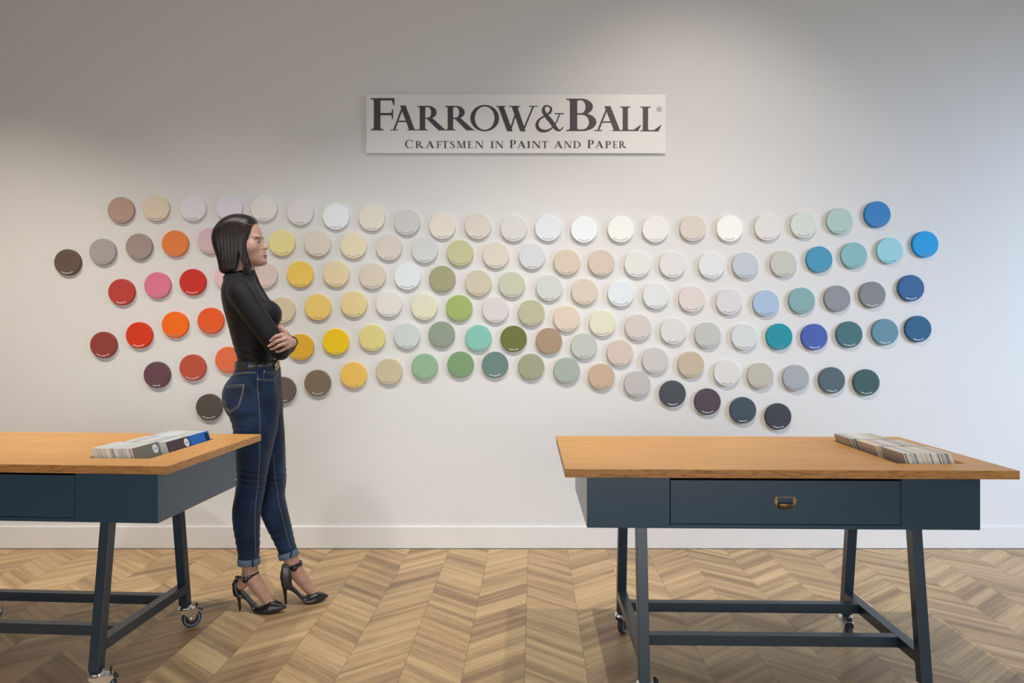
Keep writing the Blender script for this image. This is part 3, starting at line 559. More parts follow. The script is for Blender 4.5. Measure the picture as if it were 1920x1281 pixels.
def cards(tab, tname, key, xr, y0, n, mirror, faces):
    """xr: x of the row's right end at table height; cards lean towards -x"""
    global base_card
    step = CT/math.cos(LEAN)*1.03
    for k in range(n):
        last = (k == 0)
        pal = PAL[key]
        if key == 'B': j = min(len(pal)-1, max(0, int((1-k/n)*len(pal)*.999)+rng.choice([-1, 0, 0, 1])))
        elif key == 'C' : j = min(len(pal)-1, max(0, int((1-k/n)*len(pal)*.999)+rng.choice([-1, 0, 0, 1])))
        else: j = rng.randrange(len(pal))
        if mirror and key == 'B': j = len(pal)-1-j if rng.random() < .0 else j
        nm, c = pal[j]
        if last and 'last' in faces: nm, c = faces['last']
        first = (k == n-1)
        if first and 'first' in faces: nm, c = faces['first']
        m = mat('card_'+nm.replace(' ', '_')+key, lin(c), .5)
        if base_card is None:
            o = card_mesh().build('colour_card', [m, m_pages]); base_card = o
        else:
            o = base_card.copy(); COL.objects.link(o)
        o.material_slots[0].link = 'OBJECT'; o.material_slots[0].material = m
        o.material_slots[1].link = 'OBJECT'; o.material_slots[1].material = m_pages
        if last and not mirror:       # this cover faces out: solid colour on both faces
            o.material_slots[1].link = 'OBJECT'; o.material_slots[1].material = m
        zfoot = .6955; dx = math.tan(-LEAN)*(ZT-zfoot)
        x = xr+dx-CT-(k)*step; lift = rng.uniform(-.0004, .001); 
        y = y0+rng.uniform(-.0006, .0006)
        o.matrix_world = tab.matrix_world @ (Matrix.Translation((x, y, zfoot+.0015+lift)) @ Matrix.Rotation(LEAN, 4, 'Y'))
        g = 'colour cards in the %s row of the %s tray' % (RNAME[key], tname)
        lab = '%s folded colour card standing among others in the %s row, %s tray' % (nm, RNAME[key], tname)
        if last and 'last' in faces: lab = '%s cover card with round emblem closing the %s row, %s tray' % (nm, RNAME[key], tname)
        if first and 'first' in faces: lab = '%s card back at the open end of the %s row, %s tray' % (nm, RNAME[key], tname)
        tag(o, lab, 'colour card', g+', '+nm+(' cover' if last and 'last' in faces else ' back' if first and 'first' in faces else ''))
        if last and faces.get('disc'):
            dc, tcv = faces['disc']; mb = MB(); R = .0165; cy, cz = CL-.022, CH-.022
            Md = Matrix.Translation((CT, cy, cz)) @ Matrix.Rotation(math.pi/2, 4, 'Y')
            mb.lathe([(R, 0), (R, .0004)], 32, 0, Md); e = mb.build('emblem', mat('emblem_'+nm.replace(' ', '_'), lin(dc), .5), o)
            mb = MB()
            for ch, a, b in (('F', -.0085, -.0025), ('&', -.0035, .0035), ('B', .0035, .0095)):
                fn, gw = G[ch]; sx = (b-a)/gw
                for qd in fn():
                    p = [(a+u*sx, -.003+v*.0075) for u, v in qd]; mb.add([Vector((CT+.0007, cy+u, cz+v)) for u, v in p], [(0, 1, 2, 3)])
            mb.build('lettering', mat('emblem_ink_'+nm.replace(' ', '_'), lin(tcv), .5), e)
bpy.context.view_layer.update()
blue = ('bright blue', (24, 104, 190)); taupe = ('olive taupe', (120, 112, 98)); purp = ('dark purple', (78, 52, 64))
cards(tabL, 'woman side', 'A', L_-.192, .142, 30, False, {'last': taupe, 'disc': ((225, 230, 235), (90, 90, 95))})
cards(tabL, 'woman side', 'B', L_-.156, .2935, 33, False, {'last': purp, 'disc': ((225, 230, 238), (80, 80, 90))})
cards(tabL, 'woman side', 'C', L_-.153, .445, 33, False, {'last': blue, 'disc': ((14, 30, 54), (40, 90, 150))})
gb = ('grey brown', (205, 196, 190))
cards(tabR, 'far side', 'A', 1.283, .128, 31, True, {'first': gb})
cards(tabR, 'far side', 'B', 1.268, .2905, 31, True, {'first': gb})
cards(tabR, 'far side', 'C', 1.245, .452, 29, True, {'first': ('darker grey brown', (176, 168, 162))})
# ------------------------------------------------------------------ implicit surfaces for the figure
class Field:
    def __init__(s, lo, hi, h):
        s.lo = np.array(lo, np.float32); s.h = h; s.n = np.ceil((np.array(hi)-np.array(lo))/h).astype(int)+1
        s.ax = [(s.lo[i]+h*np.arange(s.n[i])).astype(np.float32) for i in range(3)]
        s.D = np.full(tuple(s.n), .5, np.float32)
    def grid(s, lo, hi):
        sl = []
        for i in range(3):
            a = max(0, int(math.floor((lo[i]-s.lo[i])/s.h))); b = min(s.n[i], int(math.ceil((hi[i]-s.lo[i])/s.h))+1)
            if b <= a: return None
            sl.append(slice(a, b))
        x = s.ax[0][sl[0]][:, None, None]; y = s.ax[1][sl[1]][None, :, None]; z = s.ax[2][sl[2]][None, None, :]
        return tuple(sl), x, y, z
    def op(s, fn, lo, hi, k=.004, mode='u', off=0.0):
        g = s.grid(lo, hi)
        if g is None: return
        sl, x, y, z = g; b = (fn(x, y, z)+off).astype(np.float32); a = s.D[sl]
        if mode == 'u':
            h = np.clip(.5+.5*(b-a)/k, 0, 1); s.D[sl] = b*(1-h)+a*h-k*h*(1-h)
        else:
            if mode == 's': b = -b
            h = np.clip(.5-.5*(b-a)/k, 0, 1); s.D[sl] = b*(1-h)+a*h+k*h*(1-h)
    def cone(s, p, q, r0, r1, k=.004, mode='u', off=0.0):
        p = np.array(p, np.float32); q = np.array(q, np.float32); ba = q-p; L2 = float(ba@ba)+1e-12; m = max(r0, r1)+k+.02
        def fn(x, y, z):
            t = np.clip(((x-p[0])*ba[0]+(y-p[1])*ba[1]+(z-p[2])*ba[2])/L2, 0, 1)
            return np.sqrt((x-p[0]-ba[0]*t)**2+(y-p[1]-ba[1]*t)**2+(z-p[2]-ba[2]*t)**2)-(r0+(r1-r0)*t)
        s.op(fn, np.minimum(p, q)-m, np.maximum(p, q)+m, k, mode, off)
    def chain(s, pts, rs, k=.004, off=0.0, k0=None, sub=5):
        P = []; R = []; n = len(pts); pts = [Vector(p) for p in pts]
        for i in range(n-1):
            p0, p1, p2, p3 = pts[max(i-1, 0)], pts[i], pts[i+1], pts[min(i+2, n-1)]
            for j in range(sub):
                t = j/sub; P.append(.5*((2*p1)+(p2-p0)*t+(2*p0-5*p1+4*p2-p3)*t*t+(-p0+3*p1-3*p2+p3)*t**3)); R.append(rs[i]+(rs[i+1]-rs[i])*(t*t*(3-2*t)))
        P.append(pts[-1]); R.append(rs[-1])
        # combine the chain first so that the blend with the rest happens once
        m = max(rs)+.03; lo = np.min(np.array(P), 0)-m; hi = np.max(np.array(P), 0)+m
        def fn(x, y, z):
            d = None
            for i in range(len(P)-1):
                p = np.array(P[i], np.float32); ba = np.array(P[i+1], np.float32)-p; L2 = float(ba@ba)+1e-12
                t = np.clip(((x-p[0])*ba[0]+(y-p[1])*ba[1]+(z-p[2])*ba[2])/L2, 0, 1)
                e = np.sqrt((x-p[0]-ba[0]*t)**2+(y-p[1]-ba[1]*t)**2+(z-p[2]-ba[2]*t)**2)-(R[i]+(R[i+1]-R[i])*t)
                d = e if d is None else np.minimum(d, e)
            return d
        s.op(fn, lo, hi, k, 'u', off)
    def ell(s, c, r, k=.004, mode='u', off=0.0, rot=None):
        c = np.array(c, np.float32); r = np.array(r, np.float32); m = float(max(r))+k+.02
        def fn(x, y, z):
            dx, dy, dz = x-c[0], y-c[1], z-c[2]
            if rot is not None:
                R_ = rot; dx, dy, dz = R_[0][0]*dx+R_[0][1]*dy+R_[0][2]*dz, R_[1][0]*dx+R_[1][1]*dy+R_[1][2]*dz, R_[2][0]*dx+R_[2][1]*dy+R_[2][2]*dz
            k0 = np.sqrt((dx/r[0])**2+(dy/r[1])**2+(dz/r[2])**2); k1 = np.sqrt((dx/r[0]**2)**2+(dy/r[1]**2)**2+(dz/r[2]**2)**2)+1e-6
            return k0*(k0-1)/k1
        s.op(fn, c-m, c+m, k, mode, off)
    def mesh(s):
        D = s.D; I = D < 0; nx, ny, nz = D.shape
        c = I[:-1, :-1, :-1].astype(np.uint8)
        for dx, dy, dz in ((1, 0, 0), (0, 1, 0), (0, 0, 1), (1, 1, 0), (1, 0, 1), (0, 1, 1), (1, 1, 1)): c = c+I[dx:nx-1+dx, dy:ny-1+dy, dz:nz-1+dz]
        act = (c > 0) & (c < 8); ci = np.argwhere(act); idx = np.full(act.shape, -1, np.int32); idx[act] = np.arange(len(ci))
        acc = np.zeros((len(ci), 3)); cnt = np.zeros(len(ci)); i, j, k = ci.T
        co = [(a, b, c_) for a in (0, 1) for b in (0, 1) for c_ in (0, 1)]
        for a in co:
            for ax in range(3):
                if a[ax]: continue
                b = list(a); b[ax] = 1
                d0 = D[i+a[0], j+a[1], k+a[2]]; d1 = D[i+b[0], j+b[1], k+b[2]]; cr = (d0 < 0) != (d1 < 0)
                t = np.where(cr, d0/(d0-d1+1e-20), 0); pt = np.stack([np.full(len(ci), float(v)) for v in a], 1); pt[:, ax] += t
                acc += pt*cr[:, None]; cnt += cr
        V = (ci+acc/cnt[:, None])*s.h+s.lo
        faces = []
        for ax in range(3):
            sl0 = [slice(None)]*3; sl1 = [slice(None)]*3; sl0[ax] = slice(0, -1); sl1[ax] = slice(1, None)
            ch = I[tuple(sl0)] != I[tuple(sl1)]; e = np.argwhere(ch); ins = I[tuple(sl0)][ch]
            u, v = (ax+1) % 3, (ax+2) % 3
            ok = (e[:, u] > 0) & (e[:, v] > 0) & (e[:, u] < idx.shape[u]) & (e[:, v] < idx.shape[v]); e = e[ok]; ins = ins[ok]
            def at(du, dv):
                q = e.copy(); q[:, u] += du; q[:, v] += dv; return idx[q[:, 0], q[:, 1], q[:, 2]]
            q = np.stack([at(-1, -1), at(0, -1), at(0, 0), at(-1, 0)], 1); q[~ins] = q[~ins][:, ::-1]; faces.append(q)
        return V, np.concatenate(faces)
def np_mesh(name, V, Fq, mats, parent=None, mi=None):
    me = bpy.data.meshes.new(name); me.vertices.add(len(V)); me.vertices.foreach_set('co', V.astype(np.float32).ravel())
    me.loops.add(len(Fq)*4); me.loops.foreach_set('vertex_index', Fq.astype(np.int32).ravel()); me.polygons.add(len(Fq))
    me.polygons.foreach_set('loop_start', (np.arange(len(Fq))*4).astype(np.int32)); me.polygons.foreach_set('use_smooth', np.ones(len(Fq), bool))
    for m in (mats if isinstance(mats, (list, tuple)) else [mats]): me.materials.append(m)
    if mi is not None: me.polygons.foreach_set('material_index', mi.astype(np.int32))
    me.update(calc_edges=True); me.validate()
    o = bpy.data.objects.new(name, me); COL.objects.link(o)
    if parent: o.parent = parent
    return o
def hermite(xs, ys, x):
    xs = np.array(xs, float); ys = np.array(ys, float)
    if xs[0] > xs[-1]: xs = xs[::-1]; ys = ys[::-1]
    m = np.gradient(ys, xs) if len(xs) > 2 else np.array([0, 0.])
    x = np.clip(x, xs[0], xs[-1]); i = np.clip(np.searchsorted(xs, x)-1, 0, len(xs)-2); h = xs[i+1]-xs[i]; t = (x-xs[i])/h
    return ys[i]*(2*t**3-3*t*t+1)+h*m[i]*(t**3-2*t*t+t)+ys[i+1]*(-2*t**3+3*t*t)+h*m[i+1]*(t**3-t*t)
def zloft(F_, rows, n=2.2, k=.004, off=0.0, mode='u', cap=True, yaw=0.0):
    """rows: (z, x back, x front, y centre, half width)"""
    zs = [r[0] for r in rows]; zlo, zhi = min(zs), max(zs); ca_, sa_ = math.cos(yaw), math.sin(yaw)
    def fn(x, y, z):
        zz = z[0, 0, :]; g = lambda q: hermite(zs, [r[q] for r in rows], zz)[None, None, :].astype(np.float32)
        b_, f_, cy, hw = g(1), g(2), g(3), g(4); cx = (b_+f_)/2; a = np.maximum((f_-b_)/2, .002); hw = np.maximum(hw, .002)
        nn = n if not isinstance(n, list) else hermite(zs, n, zz)[None, None, :]
        dx, dy = x-cx, y-cy; u, v = dx*ca_+dy*sa_, -dx*sa_+dy*ca_
        rr = (np.abs(u/a)**nn+np.abs(v/hw)**nn)**(1/nn); d = (rr-1)*np.minimum(a, hw)
        if cap: d = np.maximum(d, np.maximum(z-zhi, zlo-z))
        return d
    m = .05
    xs = [r[1] for r in rows]+[r[2] for r in rows]; ys = [r[3]-r[4] for r in rows]+[r[3]+r[4] for r in rows]
    F_.op(fn, (min(xs)-m-.05, min(ys)-m, zlo-m), (max(xs)+m+.05, max(ys)+m, zhi+m), k, mode, off)

# ------------------------------------------------------------------ materials of the figure
def skin_material(name, c):
    m = mat(name, c, .45, bump=.05, bscale=500, spec=.4, var=.08, vscale=40)
    b = m.node_tree.nodes['Principled BSDF']; b.inputs['Subsurface Weight'].default_value = .08; b.inputs['Subsurface Radius'].default_value = (.01, .004, .002); b.inputs['Subsurface Scale'].default_value = .5
    return m
m_skin = skin_material('skin', (.47, .275, .20)); m_lip = mat('lips', (.33, .135, .12), .4)
m_hair = mat('dark_hair', (.015, .0088, .006), .36, bump=.35, bscale=1, stretch=(520, 520, 14), spec=.35, var=.6, vscale=1)
m_knit = mat('black_jersey', (.0065, .006, .0075), .62, bump=.2, bscale=900, spec=.22)
m_knit.node_tree.nodes['Principled BSDF'].inputs['Sheen Weight'].default_value = .04
m_denim = mat('indigo_denim', (.005, .019, .054), .75, bump=.35, bscale=700, spec=.25, var=.55, vscale=9)
m_denim.node_tree.nodes['Principled BSDF'].inputs['Sheen Weight'].default_value = .15
m_cuff = mat('turned_denim', (.11, .17, .24), .8, bump=.4, bscale=800)
m_thread = mat('pale_thread', (.42, .38, .30), .7)
m_leather = mat('black_leather', (.012, .012, .013), .28, bump=.06, bscale=500, spec=.6)
m_belt = mat('dark_belt_leather', (.030, .028, .028), .32, bump=.1, bscale=200, spec=.6, var=.5, vscale=25)
m_gold = mat('pale_gold_metal', (.75, .58, .33), .25, 1); m_silver = mat('silver_metal', (.8, .8, .8), .2, 1)
m_eye = mat('eye_white', (.50, .46, .43), .25); m_iris = mat('dark_iris', (.03, .015, .008), .15); m_nail = mat('pale_nails', (.62, .43, .36), .2, coat=.5)

# ------------------------------------------------------------------ joint and outline data (pixels at a depth)
YC = 3.235
def rows_px(lst, Yd=None):
    out = []
    for r in lst:
        if Yd is None: py, b, f, Y, hw = r
        else: py, b, f, hw = r; Y = Yd
        out.append((wz(py, Y), wx(b, Y), wx(f, Y), Y, hw))
    return out
TORSO = [(505, 430, 470, .045), (513, 426, 473, .056), (520, 421, 477, .085), (528, 422, 480, .125), (538, 420, 485, .155), (553, 419.4, 494, .168), (574, 422.3, 507, .165), (593, 427, 514, .155), (608, 431, 514, .148), (622, 434.5, 511, .142), (644, 440, 509, .136), (661, 445, 510, .134), (676, 449.5, 512, .134), (686, 450, 514, .137)]
SH_R = px(454, 553, 3.085); EL_R = px(524, 657, 3.075); WR_R = px(532, 648, 3.33)
ARM_R = [px(450, 541, 3.115), SH_R, px(476, 588, 3.07), px(500, 622, 3.068), px(516, 645, 3.07), px(523.5, 656.5, 3.078), px(526, 658, 3.12), px(529, 655, 3.20), px(531, 650, 3.30)]
ARM_RR = [.044, .053, .0505, .0475, .0435, .0405, .041, .037, .028]
ARM_L = [px(452, 545, 3.36), px(458, 556, 3.395), px(486, 600, 3.43), px(520, 640, 3.43), px(534, 650, 3.40), px(540, 645, 3.30), px(542.5, 642, 3.19), px(546, 642, 3.10)]
ARM_LR = [.044, .052, .047, .042, .041, .037, .031, .026]
def torso_field(F_, off):
    zloft(F_, rows_px(TORSO, YC), 2.25, .01, off, yaw=math.radians(12))
    for s in (-1, 1): F_.ell(px(500+s*1.5, 590, YC+s*.068), (.064, .060, .064), .03, off=off)
    F_.chain(ARM_R, ARM_RR, .016, off); F_.chain(ARM_L, ARM_LR, .016, off)
PELV = [(676, 450, 516, .125), (690, 448, 520, .136), (705, 444, 521, .148), (718, 438, 521.5, .158), (738, 433, 521.5, .164), (757, 433, 521, .164), (770, 437, 519, .158), (780, 442, 514, .12)]
LEGN = [(712, 445, 513, 3.165, .05), (735, 433, 518, 3.158, .074), (757, 429, 521, 3.155, .084), (773, 431, 521, 3.155, .084), (800, 438.3, 519, 3.155, .080), (825, 440, 514, 3.157, .076), (866, 443.4, 504.5, 3.162, .067), (902, 445, 498, 3.167, .060), (925, 442, 494.5, 3.168, .057), (957, 437, 488.5, 3.168, .057), (985, 438.3, 486.5, 3.168, .052), (1019, 444, 486, 3.168, .046), (1046, 448, 485, 3.168, .0425), (1054, 448.7, 485, 3.168, .042)]
LEGF = [(712, 460, 516, 3.305, .05), (735, 453, 522, 3.312, .072), (757, 452, 527, 3.315, .082), (788, 458, 530, 3.313, .080), (812, 464, 532, 3.31, .078), (835, 470, 533.2, 3.305, .074), (866, 479, 534.3, 3.30, .066), (902, 486, 535.5, 3.295, .060), (929, 488.5, 533.3, 3.29, .057), (957, 488.3, 538.5, 3.285, .056), (984, 498.5, 544.8, 3.28, .052), (1015, 514, 551.5, 3.272, .045), (1036, 523.2, 556.8, 3.268, .042), (1043, 525, 557.3, 3.268, .041)]
def legs_field(F_, off):
    zloft(F_, rows_px(PELV, YC), 2.3, .012, off)
    zloft(F_, rows_px(LEGN), 2.15, .022, off); zloft(F_, rows_px(LEGF), 2.15, .022, off)
    F_.ell(px(445, 741, YC-.078), (.058, .072, .075), .03, off=off); F_.ell(px(448, 741, YC+.078), (.056, .072, .075), .03, off=off)

# ------------------------------------------------------------------ head frame (millimetres: forward, side, up)
HO = px(450, 452, YC); HYAW = math.radians(5); HK = .97
hf = Vector((math.cos(HYAW), math.sin(HYAW), 0)); hs = Vector((-math.sin(HYAW), math.cos(HYAW), 0))
def hp(f, s, u): return HO+(hf*f*HK+hs*s+Vector((0, 0, u)))*.001
HEAD = [(108, -30, 25, 22), (101, -50, 46, 44), (86, -74, 69, 62), (66, -89, 84, 71), (46, -95, 94, 75), (24, -97, 99, 76), (6, -94, 98, 75), (-20, -86, 99, 73), (-43, -68, 106, 68), (-62, -46, 112, 61), (-80, -24, 114, 53), (-96, 2, 113, 43), (-106, 24, 106, 33), (-113, 44, 92, 15)]
def hloft(F_, rows, n, k, off=0.0, mode='u', extra=None):
    us = [r[0] for r in rows]; lo_, hi_ = min(us), max(us)
    def fn(x, y, z):
        dx, dy = x-HO.x, y-HO.y; f = (dx*hf.x+dy*hf.y)*1000/HK; s = (dx*hs.x+dy*hs.y)*1000; u = (z[0, 0, :]-HO.z)*1000
        g = lambda q: hermite(us, [r[q] for r in rows], u)[None, None, :].astype(np.float32)
        b_, f_, hw = g(1), g(2), g(3); a = np.maximum((f_-b_)/2, 2); cx = (b_+f_)/2; hw = np.maximum(hw, 2)
        nn = n if not isinstance(n, list) else hermite(us, n, u)[None, None, :]
        rr = (np.abs((f-cx)/a)**nn+np.abs(s/hw)**nn)**(1/nn); d = (rr-1)*np.minimum(a, hw)
        d = np.maximum(d, np.maximum(u-hi_, lo_-u)[None, None, :])
        if extra: d = extra(d, f, s, u[None, None, :])
        return d*.001
    F_.op(fn, (HO.x-.16, HO.y-.14, HO.z+lo_*.001-.03), (HO.x+.17, HO.y+.14, HO.z+hi_*.001+.03), k, mode, off)
def hrot():
    return [[hf.x, hf.y, 0], [hs.x, hs.y, 0], [0, 0, 1]]
def hell(F_, c, r, k=4, mode='u'): F_.ell(hp(*c), [v*.001 for v in r], k*.001, mode, rot=hrot())

# ------------------------------------------------------------------ the body: one continuous surface
B_ = Field((wx(396, 3.1)-.03, 2.98, -.005), (wx(622, 3.3)+.02, 3.52, wz(398, YC)+.01), .0027)
torso_field(B_, .004); legs_field(B_, .004)
B_.cone(px(450, 530, YC), px(457, 486, YC), .056, .0455, .02)                       # neck
hloft(B_, HEAD, 2.15, .012)
hell(B_, (103, 0, -93), (18, 21, 13), 12)                                            # chin
for s in (-1, 1):
    hell(B_, (62, s*46, -28), (30, 20, 26), 22); hell(B_, (80, s*31, 15), (17, 24, 6), 12)   # cheek, brow ridge
    hell(B_, (100, s*33, -8), (10.5, 18, 9), 9, 's')                                 # eye socket
    B_.ell(hp(82, s*31, -9.5), (.0142, .0142, .0142), .002)                        # lids
    hell(B_, (88, s*37, -10.5), (13.5, 13, 4.4), 1.2, 's')                            # opening of the lids
B_.cone(hp(95, 0, 5), hp(113, 0, -24), .0065, .0085, .008); B_.cone(hp(104, 0, -22), hp(118.5, 0, -30), .010, .0082, .006)
for s in (-1, 1): hell(B_, (108, s*11.5, -33), (9, 6.5, 6.5), 4); hell(B_, (112, s*5.5, -39.5), (4.5, 3, 2.5), 2, 's')
hell(B_, (106, 0, -50), (10, 16, 12), 8)
hell(B_, (110, 0, -64), (11.5, 24, 5.2), 3.5); hell(B_, (109, 0, -74), (12, 21, 6), 3.5); hell(B_, (120, 0, -69), (13, 24, .7), 1.0, 's')
for s in (-1, 1):                                                                     # ears
    hell(B_, (-4, s*77, -12), (17, 6, 29), 5); hell(B_, (2, s*82, -10), (9, 5, 17), 3, 's')
# feet
FN = [(px(467, 1048, 3.168), .033), (px(468.5, 1066, 3.167), .0335), (px(472, 1082, 3.165), .034), (px(482, 1098, 3.160), .031), (px(494, 1115, 3.156), .026), (px(506, 1131, 3.154), .0215), (px(516, 1138, 3.154), .013)]
FF = [(px(541.5, 1036, 3.268), .031), (px(546, 1050, 3.268), .0335), (px(552, 1066, 3.270), .034), (px(563, 1082, 3.276), .031), (px(575, 1098, 3.283), .026), (px(588, 1112, 3.288), .021), (px(597, 1118, 3.292), .012)]
for Q in (FN, FF): B_.chain([p for p, r in Q], [r for p, r in Q], .012)
B_.cone(px(453, 1096, 3.167), px(463, 1084, 3.166), .024, .026, .015); B_.cone(px(535, 1082, 3.266), px(546, 1072, 3.268), .024, .026, .015)
# left hand, closing on the right upper arm
KN = [px(529.5, 628.5, 3.030), px(534.0, 636, 3.022), px(536.5, 644, 3.024), px(539.5, 651, 3.032)]
WRL = px(547, 642.5, 3.085)
for kpt, r in zip(KN, (.0108, .0112, .0108, .0098)): B_.cone(WRL, kpt, .0165, r, .007)
B_.cone(px(547, 642.5, 3.12), WRL, .021, .018, .008)
FING = [[KN[0], px(519, 630.2, 3.014), px(512.5, 634.5, 3.012), px(508.7, 638.3, 3.015)],
        [KN[1], px(520, 639.6, 3.008), px(512, 644.6, 3.009), px(505.6, 648.6, 3.013)],
        [KN[2], px(524, 648.0, 3.010), px(516, 652.3, 3.012), px(509.8, 654.8, 3.016)],
        [KN[3], px(531, 655.6, 3.022), px(525.5, 658.3, 3.022), px(520.5, 659.6, 3.025)]]
FR = [(.0092, .0082, .0072, .0058), (.0094, .0084, .0074, .006), (.009, .0082, .0072, .0058), (.0082, .0072, .0064, .0052)]
for q, r in zip(FING, FR): B_.chain(q, r, .0022, sub=3)
THB = [px(543, 634, 3.07), px(537, 625, 3.055), px(530, 618, 3.05), px(528.3, 612.5, 3.052)]
B_.chain(THB, (.0125, .0108, .0092, .0068), .003, sub=3)
# right hand, tucked on the far upper arm
KR = [px(531+i*.6, 628+i*6.2, 3.435+abs(i-1.5)*.004) for i in range(4)]
for kpt in KR: B_.cone(px(532, 648, 3.345), kpt, .017, .0105, .007)
B_.cone(px(531, 650, 3.30), px(532, 648, 3.345), .024, .018, .008)
for i, kpt in enumerate(KR):
    L2 = (1.0, 1.1, 1.03, .8)[i]
    q = [kpt, px(526-6*L2*.3, 626+i*6.2, 3.475), px(516-4*L2, 628+i*6, 3.487), px(506-4*L2, 632+i*5.6, 3.487)]
    B_.chain(q, (.0088, .0082, .0072, .0058), .0022, sub=3)
B_.chain([px(534, 642, 3.37), px(529, 625, 3.38), px(522, 613, 3.385)], (.012, .010, .007), .003, sub=3)
V, Q = B_.mesh()
# lips by place on the face
fc = V[Q].mean(1); rel = (fc-np.array(HO))*1000; ff_ = rel@np.array(hf)/HK; ss_ = rel@np.array(hs); uu_ = rel[:, 2]
lip = ((ff_ > 96) & ((ss_/25)**2+((uu_+69)/10.2)**2 < 1) & (uu_ < -59.5+.0*ss_)).astype(int)
body = np_mesh('person', V, Q, [m_skin, m_lip], None, lip); del B_
tag(body, 'dark-haired woman in black top and jeans standing with crossed arms facing the wall display', 'person')
# eyes
for s in (-1, 1):
    mb = MB(); c = hp(82, s*31, -9.5); g = (hf*1+hs*(-.42)+Vector((0, 0, .02))).normalized(); Mq = Matrix.Translation(c) @ g.to_track_quat('Z', 'Y').to_matrix().to_4x4()
    R = .0131; n = 14; prof = [(max(.0001, R*math.sin(math.pi*i/n)), -R*math.cos(math.pi*i/n)) for i in range(n+1)]
    mb.lathe(prof, 24, 0, Mq); cut = []
    for f in mb.f:
        cc = sum((mb.v[i] for i in f), Vector())/len(f); a = math.degrees((cc-c).angle(g)); cut.append(1 if a < 31 else 0)
    mb.m = cut; mb.build('eyeball', [m_eye, m_iris], body, True)

# ------------------------------------------------------------------ clothes
Sw = Field((wx(405, 3.1)-.04, 2.99, wz(690, YC)), (wx(565, 3.1)+.03, 3.52, wz(500, YC)+.01), .0032)
torso_field(Sw, 0); zloft(Sw, rows_px(PELV[:4], YC), 2.3, .006, -.0005)
Sw.cone(px(450, 530, YC), px(453.5, 508, YC), .058, .0515, .02)
# open at neck, waist and cuffs
def below(x, y, z): return (z-wz(509.5, YC)-.12*(x-wx(450, YC)))+0*y
Sw.op(below, Sw.lo-1, Sw.lo+5, .003, 'i')
def above(x, y, z): return (wz(682, YC)-z)+0*x+0*y
Sw.op(above, Sw.lo-1, Sw.lo+5, .002, 'i')
# folds around waist and elbow
def folds(x, y, z):
    return 0.0012*np.sin(z*210+x*40+2*np.sin(y*30))*np.clip(1-np.abs(z-wz(660, YC))/.06, 0, 1)+.0012*np.sin((z*.8-x)*260+y*60)*np.clip(1-np.sqrt((x-EL_R.x)**2+(z-EL_R.z)**2)/.09, 0, 1)
g = Sw.grid(Sw.lo, Sw.lo+5); Sw.D += folds(g[1], g[2], g[3]).astype(np.float32)
V, Q = Sw.mesh(); sweater = np_mesh('sweater', V, Q, m_knit, body); sweater['label'] = 'black fitted top with long sleeves and high neck'; del Sw
Jn = Field((wx(410, 3.1)-.03, 3.02, wz(1062, 3.1)), (wx(565, 3.3)+.03, 3.45, wz(676, YC)+.01), .0030)
legs_field(Jn, 0)
def jtop(x, y, z): return (z-wz(683, YC))+0*x+0*y
Jn.op(jtop, Jn.lo-1, Jn.lo+5, .002, 'i')
def jf(x, y, z):
    kn = np.clip(1-np.abs(z-wz(895, 3.2))/.075, 0, 1); an = np.clip(1-np.abs(z-wz(1015, 3.2))/.09, 0, 1); th = np.clip(1-np.abs(z-wz(800, 3.2))/.06, 0, 1)
    back = np.clip((wx(475, 3.2)-x)/.05+.3, 0, 1)
    return .0016*kn*np.sin(z*235+x*50+np.sin(y*45))+.0013*an*np.sin(z*190-x*60+y*30)+.0015*th*back*np.sin(z*220+x*35)
g = Jn.grid(Jn.lo, Jn.lo+5); Jn.D += jf(g[1], g[2], g[3]).astype(np.float32)
V, Q = Jn.mesh(); jeans = np_mesh('jeans', V, Q, m_denim, body); jeans['label'] = 'dark blue skinny jeans'; del Jn
def bvh(o):
    me = o.data; vs = [v.co.copy() for v in me.vertices]; return BVHTree.FromPolygons(vs, [tuple(p.vertices) for p in me.polygons])
BV = bvh(jeans); CAM = Vector((0, 0, CZ))
def onto(tree, x, y, out=.0006):
    d = (px(x, y, 1.0)-CAM).normalized(); h = tree.ray_cast(CAM, d)
    return None if h[0] is None else h[0]+h[1]*out
def stitch(name, pts, r=.0007, m=None, tree=None, par=None, out=.0006, sub=6, taper=False):
    P = []; n = len(pts)
    for i in range(n-1):
        for k in range(sub): t = k/sub; P.append((pts[i][0]*(1-t)+pts[i+1][0]*t, pts[i][1]*(1-t)+pts[i+1][1]*t))
    P.append(pts[-1]); W = [q for q in (onto(tree or BV, a, b, out) for a, b in P) if q is not None]
    if len(W) < 3: return None
    rr = [r*(.35+.65*math.sin(math.pi*i/(len(W)-1))) for i in range(len(W))] if taper else r
    return MB().tube(W, rr, 6).build(name, m or m_thread, par or jeans, True)
stitch('side_seam', [(483, 701), (482.5, 722), (486, 760), (487.5, 800), (486.5, 860), (484, 905), (478.5, 950), (478, 1000), (480, 1046)], .0006)
stitch('side_seam', [(512, 850), (516, 895), (524, 950), (536, 995), (545, 1030)], .0005)
for dd in (0, 1.6): stitch('yoke_stitching', [(433, 704+dd), (448, 699.5+dd), (465, 698+dd), (480, 698+dd)], .0005)
pk = [(424, 725), (436, 723), (457, 721.5), (455.5, 738), (449, 759.5), (439, 765), (431, 774), (425.5, 766), (422, 750), (421.8, 736), (424, 725)]
stitch('back_pocket', [(424, 724), (458, 721)], .0007); stitch('back_pocket', [(424, 727.5), (457.5, 724.2)], .0005)
stitch('back_pocket', [(458, 721), (455.5, 738), (448.5, 762), (431, 774.5), (424.5, 766), (421.8, 752)], .0006); stitch('back_pocket', [(456, 724), (453.5, 738), (447, 760), (431, 771.5), (425.5, 764)], .0005)
